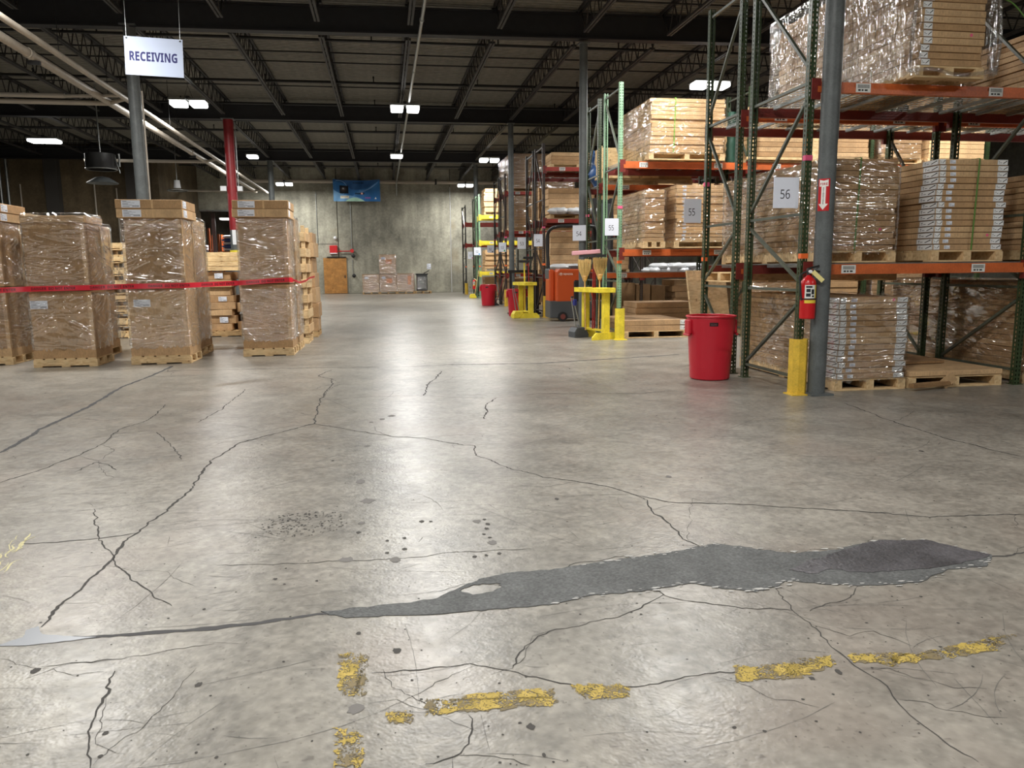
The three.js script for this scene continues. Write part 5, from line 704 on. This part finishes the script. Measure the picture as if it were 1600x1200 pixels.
for (const [x, z, l] of [[4.08, -14.86, 'left'], [4.14, -14.95, 'right']]) solid('long_broom', rod([0, 0, 0], [.01, 1.28, 0], .014, 10), M.redHandle, `${l} red tool handle between the straw brooms`, 'broom', [x, .19, z]);
{ const t = thing('squeegee', 'worn pink push broom head held above the straw brooms', 'broom', [4.08, .2, -15.05]); part('head', rbox(.58, .085, .07, 0, 1.5, 0, .015), std({ color: lin(.6, .3, .33), roughness: .7 }), t).rotation.z = .06; part('socket', cyl(.025, .025, .09, 12, .1, 1.42, 0), M.black, t); part('bristles', box(.54, .05, .05, .05, 1.43, 0), M.rubber, t); part('handle', rod([.1, 0, 0], [.1, 1.4, 0], .013, 10), M.redHandle, t); }
function dustpan(x, z, turn, mat, label, handleMat, hh = .85, blue = false) { const t = thing('dustpan', label, 'dustpan', [x, 0, z], turn); const s = new THREE.Shape([[-.15, 0], [.15, 0], [.15, .05], [.08, .18], [-.1, .18], [-.15, .1]].map((p) => new THREE.Vector2(...p))); part('pan', uvm(new THREE.ExtrudeGeometry(s, { depth: .28, bevelEnabled: true, bevelSize: .01, bevelThickness: .01, bevelSegments: 1 }).translate(0, .012, -.14).toNonIndexed()), mat, t); for (const q of [-.05, .05]) part('handle', rod([q, .17, -.02], [-.12 + q * .4, hh, -.06], .012, 8), handleMat, t); if (blue) part('blue_grip', rbox(.08, .13, .08, -.06, hh - .1, -.06, .02), std({ color: lin(.02, .03, .2), roughness: .4 }), t, 'blue grip'); part('grip', rod([-.14, hh, -.06], [-.1, hh + .02, -.06], .018, 8), M.black, t); }
dustpan(3.88, -15.2, .2, M.greyPlastic, 'dark grey upright dustpan with blue grip beside the nearer broom stand', M.galv, .8, true);
dustpan(3.72, -21.5, .1, M.yellowBright, 'yellow dustpan with pale handles in front of a red bin', M.galv);
dustpan(4.2, -36.9, 0, M.yellowBright, 'farthest yellow dustpan by the fifth rack row', M.galv, .5);
solid('long_broom', rod([0, 0, 0], [.28, 1.42, -.1], .016, 8), M.pinePale, 'pale broom handle leaning over the farthest yellow dustpan', 'broom', [4.3, .18, -36.95]);
{ const t = thing('mop', 'dark mop leaning beside the farther red bin', 'mop', [4.2, 0, -29.2]); part('handle', rod([0, .05, 0], [.42, 1.38, -.1], .014, 8), M.redHandle, t); part('head', uvm(lathe([[0, .1], [.05, .09], [.13, .02], [.14, 0], [0, 0]])), M.rubber, t); }
for (const [x, m, l, h] of [[4.0, M.yellowBright, 'yellow', 1.5], [4.12, M.redHandle, 'red', 1.6]]) { const t = thing('push_broom', `${l} handled broom standing in the farther broom stand`, 'broom', [x, .19, -21.9]); part('handle', rod([0, 0, 0], [-.02, h, 0], .018, 8), m, t); part('head', rbox(.3, .07, .08, -.02, h - .1, 0, .01), M.black, t); }

// ---------------------------------------------------------------- orange lift truck
{
  const t = thing('lift_truck', 'orange and dark grey electric lift truck parked between racks', 'forklift', [4.95, 0, -20.45]);
  const side = (pts, d) => new THREE.ExtrudeGeometry(new THREE.Shape(pts.map((p) => new THREE.Vector2(...p))), { depth: d, bevelEnabled: true, bevelSize: .03, bevelThickness: .03, bevelSegments: 3 });
  M.truckOrange = std({ color: lin(.62, .095, .02), roughness: .38 }); M.truckGrey = std({ color: lin(.075, .08, .085), roughness: .5 });
  part('battery_body', uvm(side([[-.44, .5], [.5, .5], [.5, .72], [.28, .86], [.24, 1.12], [.5, 1.18], [.5, 1.32], [-.38, 1.34], [-.44, 1.28]], .45).translate(0, 0, .1).toNonIndexed()), M.truckOrange, t, 'orange bodywork');
  part('side_panel', uvm(rbox(.14, .86, .5, -.54, .93, .05, .04)), M.truckOrange, t); part('dark_shoulder', rbox(.16, .3, .52, -.54, 1.23, .0, .05), M.truckGrey, t);
  part('lower_body', uvm(side([[-.62, .12], [.75, .07], [.75, .5], [-.62, .5]], .62).translate(0, 0, -.05).toNonIndexed()), M.truckGrey, t, 'dark grey lower body');
  part('cab_recess', rbox(.5, .58, .4, .22, .8, .4, .06), M.black, t); part('seat_pad', rbox(.2, .4, .1, .42, .9, .48, .03), M.truckGrey, t);
  part('wheel', new THREE.CylinderGeometry(.125, .125, .1, 28).rotateX(Math.PI / 2).translate(-.32, .125, .6), M.rubber, t); part('wheel_hub', new THREE.CylinderGeometry(.07, .07, .11, 20).rotateX(Math.PI / 2).translate(-.32, .125, .605), std({ color: lin(.2, .05, .04), roughness: .5 }), t); part('wheel', new THREE.CylinderGeometry(.12, .12, .1, 28).rotateX(Math.PI / 2).translate(.6, .12, .3), M.rubber, t);
  const lt = canvas(512, 96, (g) => { g.fillStyle = '#c5551f'; g.fillRect(0, 0, 512, 96); g.strokeStyle = '#f4e9df'; g.lineWidth = 7; g.beginPath(); g.ellipse(78, 48, 52, 32, 0, 0, 7); g.stroke(); g.beginPath(); g.ellipse(78, 36, 26, 16, 0, 0, 7); g.stroke(); g.beginPath(); g.ellipse(78, 52, 13, 27, 0, 0, 7); g.stroke(); g.fillStyle = '#f4e9df'; g.font = 'bold 74px sans-serif'; g.textBaseline = 'middle'; g.fillText('TOYOTA', 150, 51); });
  lt.anisotropy = 4; part('badge', new THREE.BoxGeometry(.46, .088, .004).translate(-.2, 1.235, .584), std({ map: lt, roughness: .4 }), t);
  part('overhead_guard', uvm(tube([[-.5, 1.3, -.3], [-.52, 2.3, -.3], [-.42, 2.46, -.1], [.1, 2.5, .25], [.6, 2.48, .2], [.8, 2.44, -.1]], .045, 50, 10)), M.black, t); part('guard_bar', [0, 1, 2, 3].map((i) => bar([-.4 + i * .3, 2.48, -.3], [-.35 + i * .3, 2.49, .15], .05, .02)), M.black, t); part('guard_post', [bar([.8, .5, -.1], [.8, 2.44, -.1], .07, .05), bar([-.52, 1.3, -.35], [-.5, 2.4, -.35], .07, .05)], M.black, t);
  for (const s of [-1, 1]) part('mast_rail', rbox(.1, 3.2, .14, .98 + s * .24, 1.65, -.2, .01), M.black, t); for (const y of [3.15, 2.2, .6]) part('mast_crossbar', box(.6, .12, .1, .98, y, -.2), M.black, t); part('mast_cover', rbox(.36, 2.4, .05, 1.0, 1.9, -.12, .01), M.greyPlastic, t); part('control_lever', rod([.3, 1.36, .25], [.36, 1.5, .3], .015, 8), M.galv, t); part('console', rbox(.28, .1, .22, .1, 1.4, .2, .02), M.truckGrey, t);
}
// low black frame standing between the rack ends behind the second stand
{ const t = thing('cart_frame', 'black steel cart frame behind the second broom stand', 'frame', [4.25, 0, -23.4]); for (const s of [-1, 1]) part('leg', box(.07, 1.28, .07, s * .42, .64, 0), M.black, t); part('top_bar', rbox(1.0, .09, .09, 0, 1.3, 0, .01), M.black, t); part('foot', box(1.0, .05, .3, 0, .025, 0), M.black, t); }

renderer.render(scene, camera);
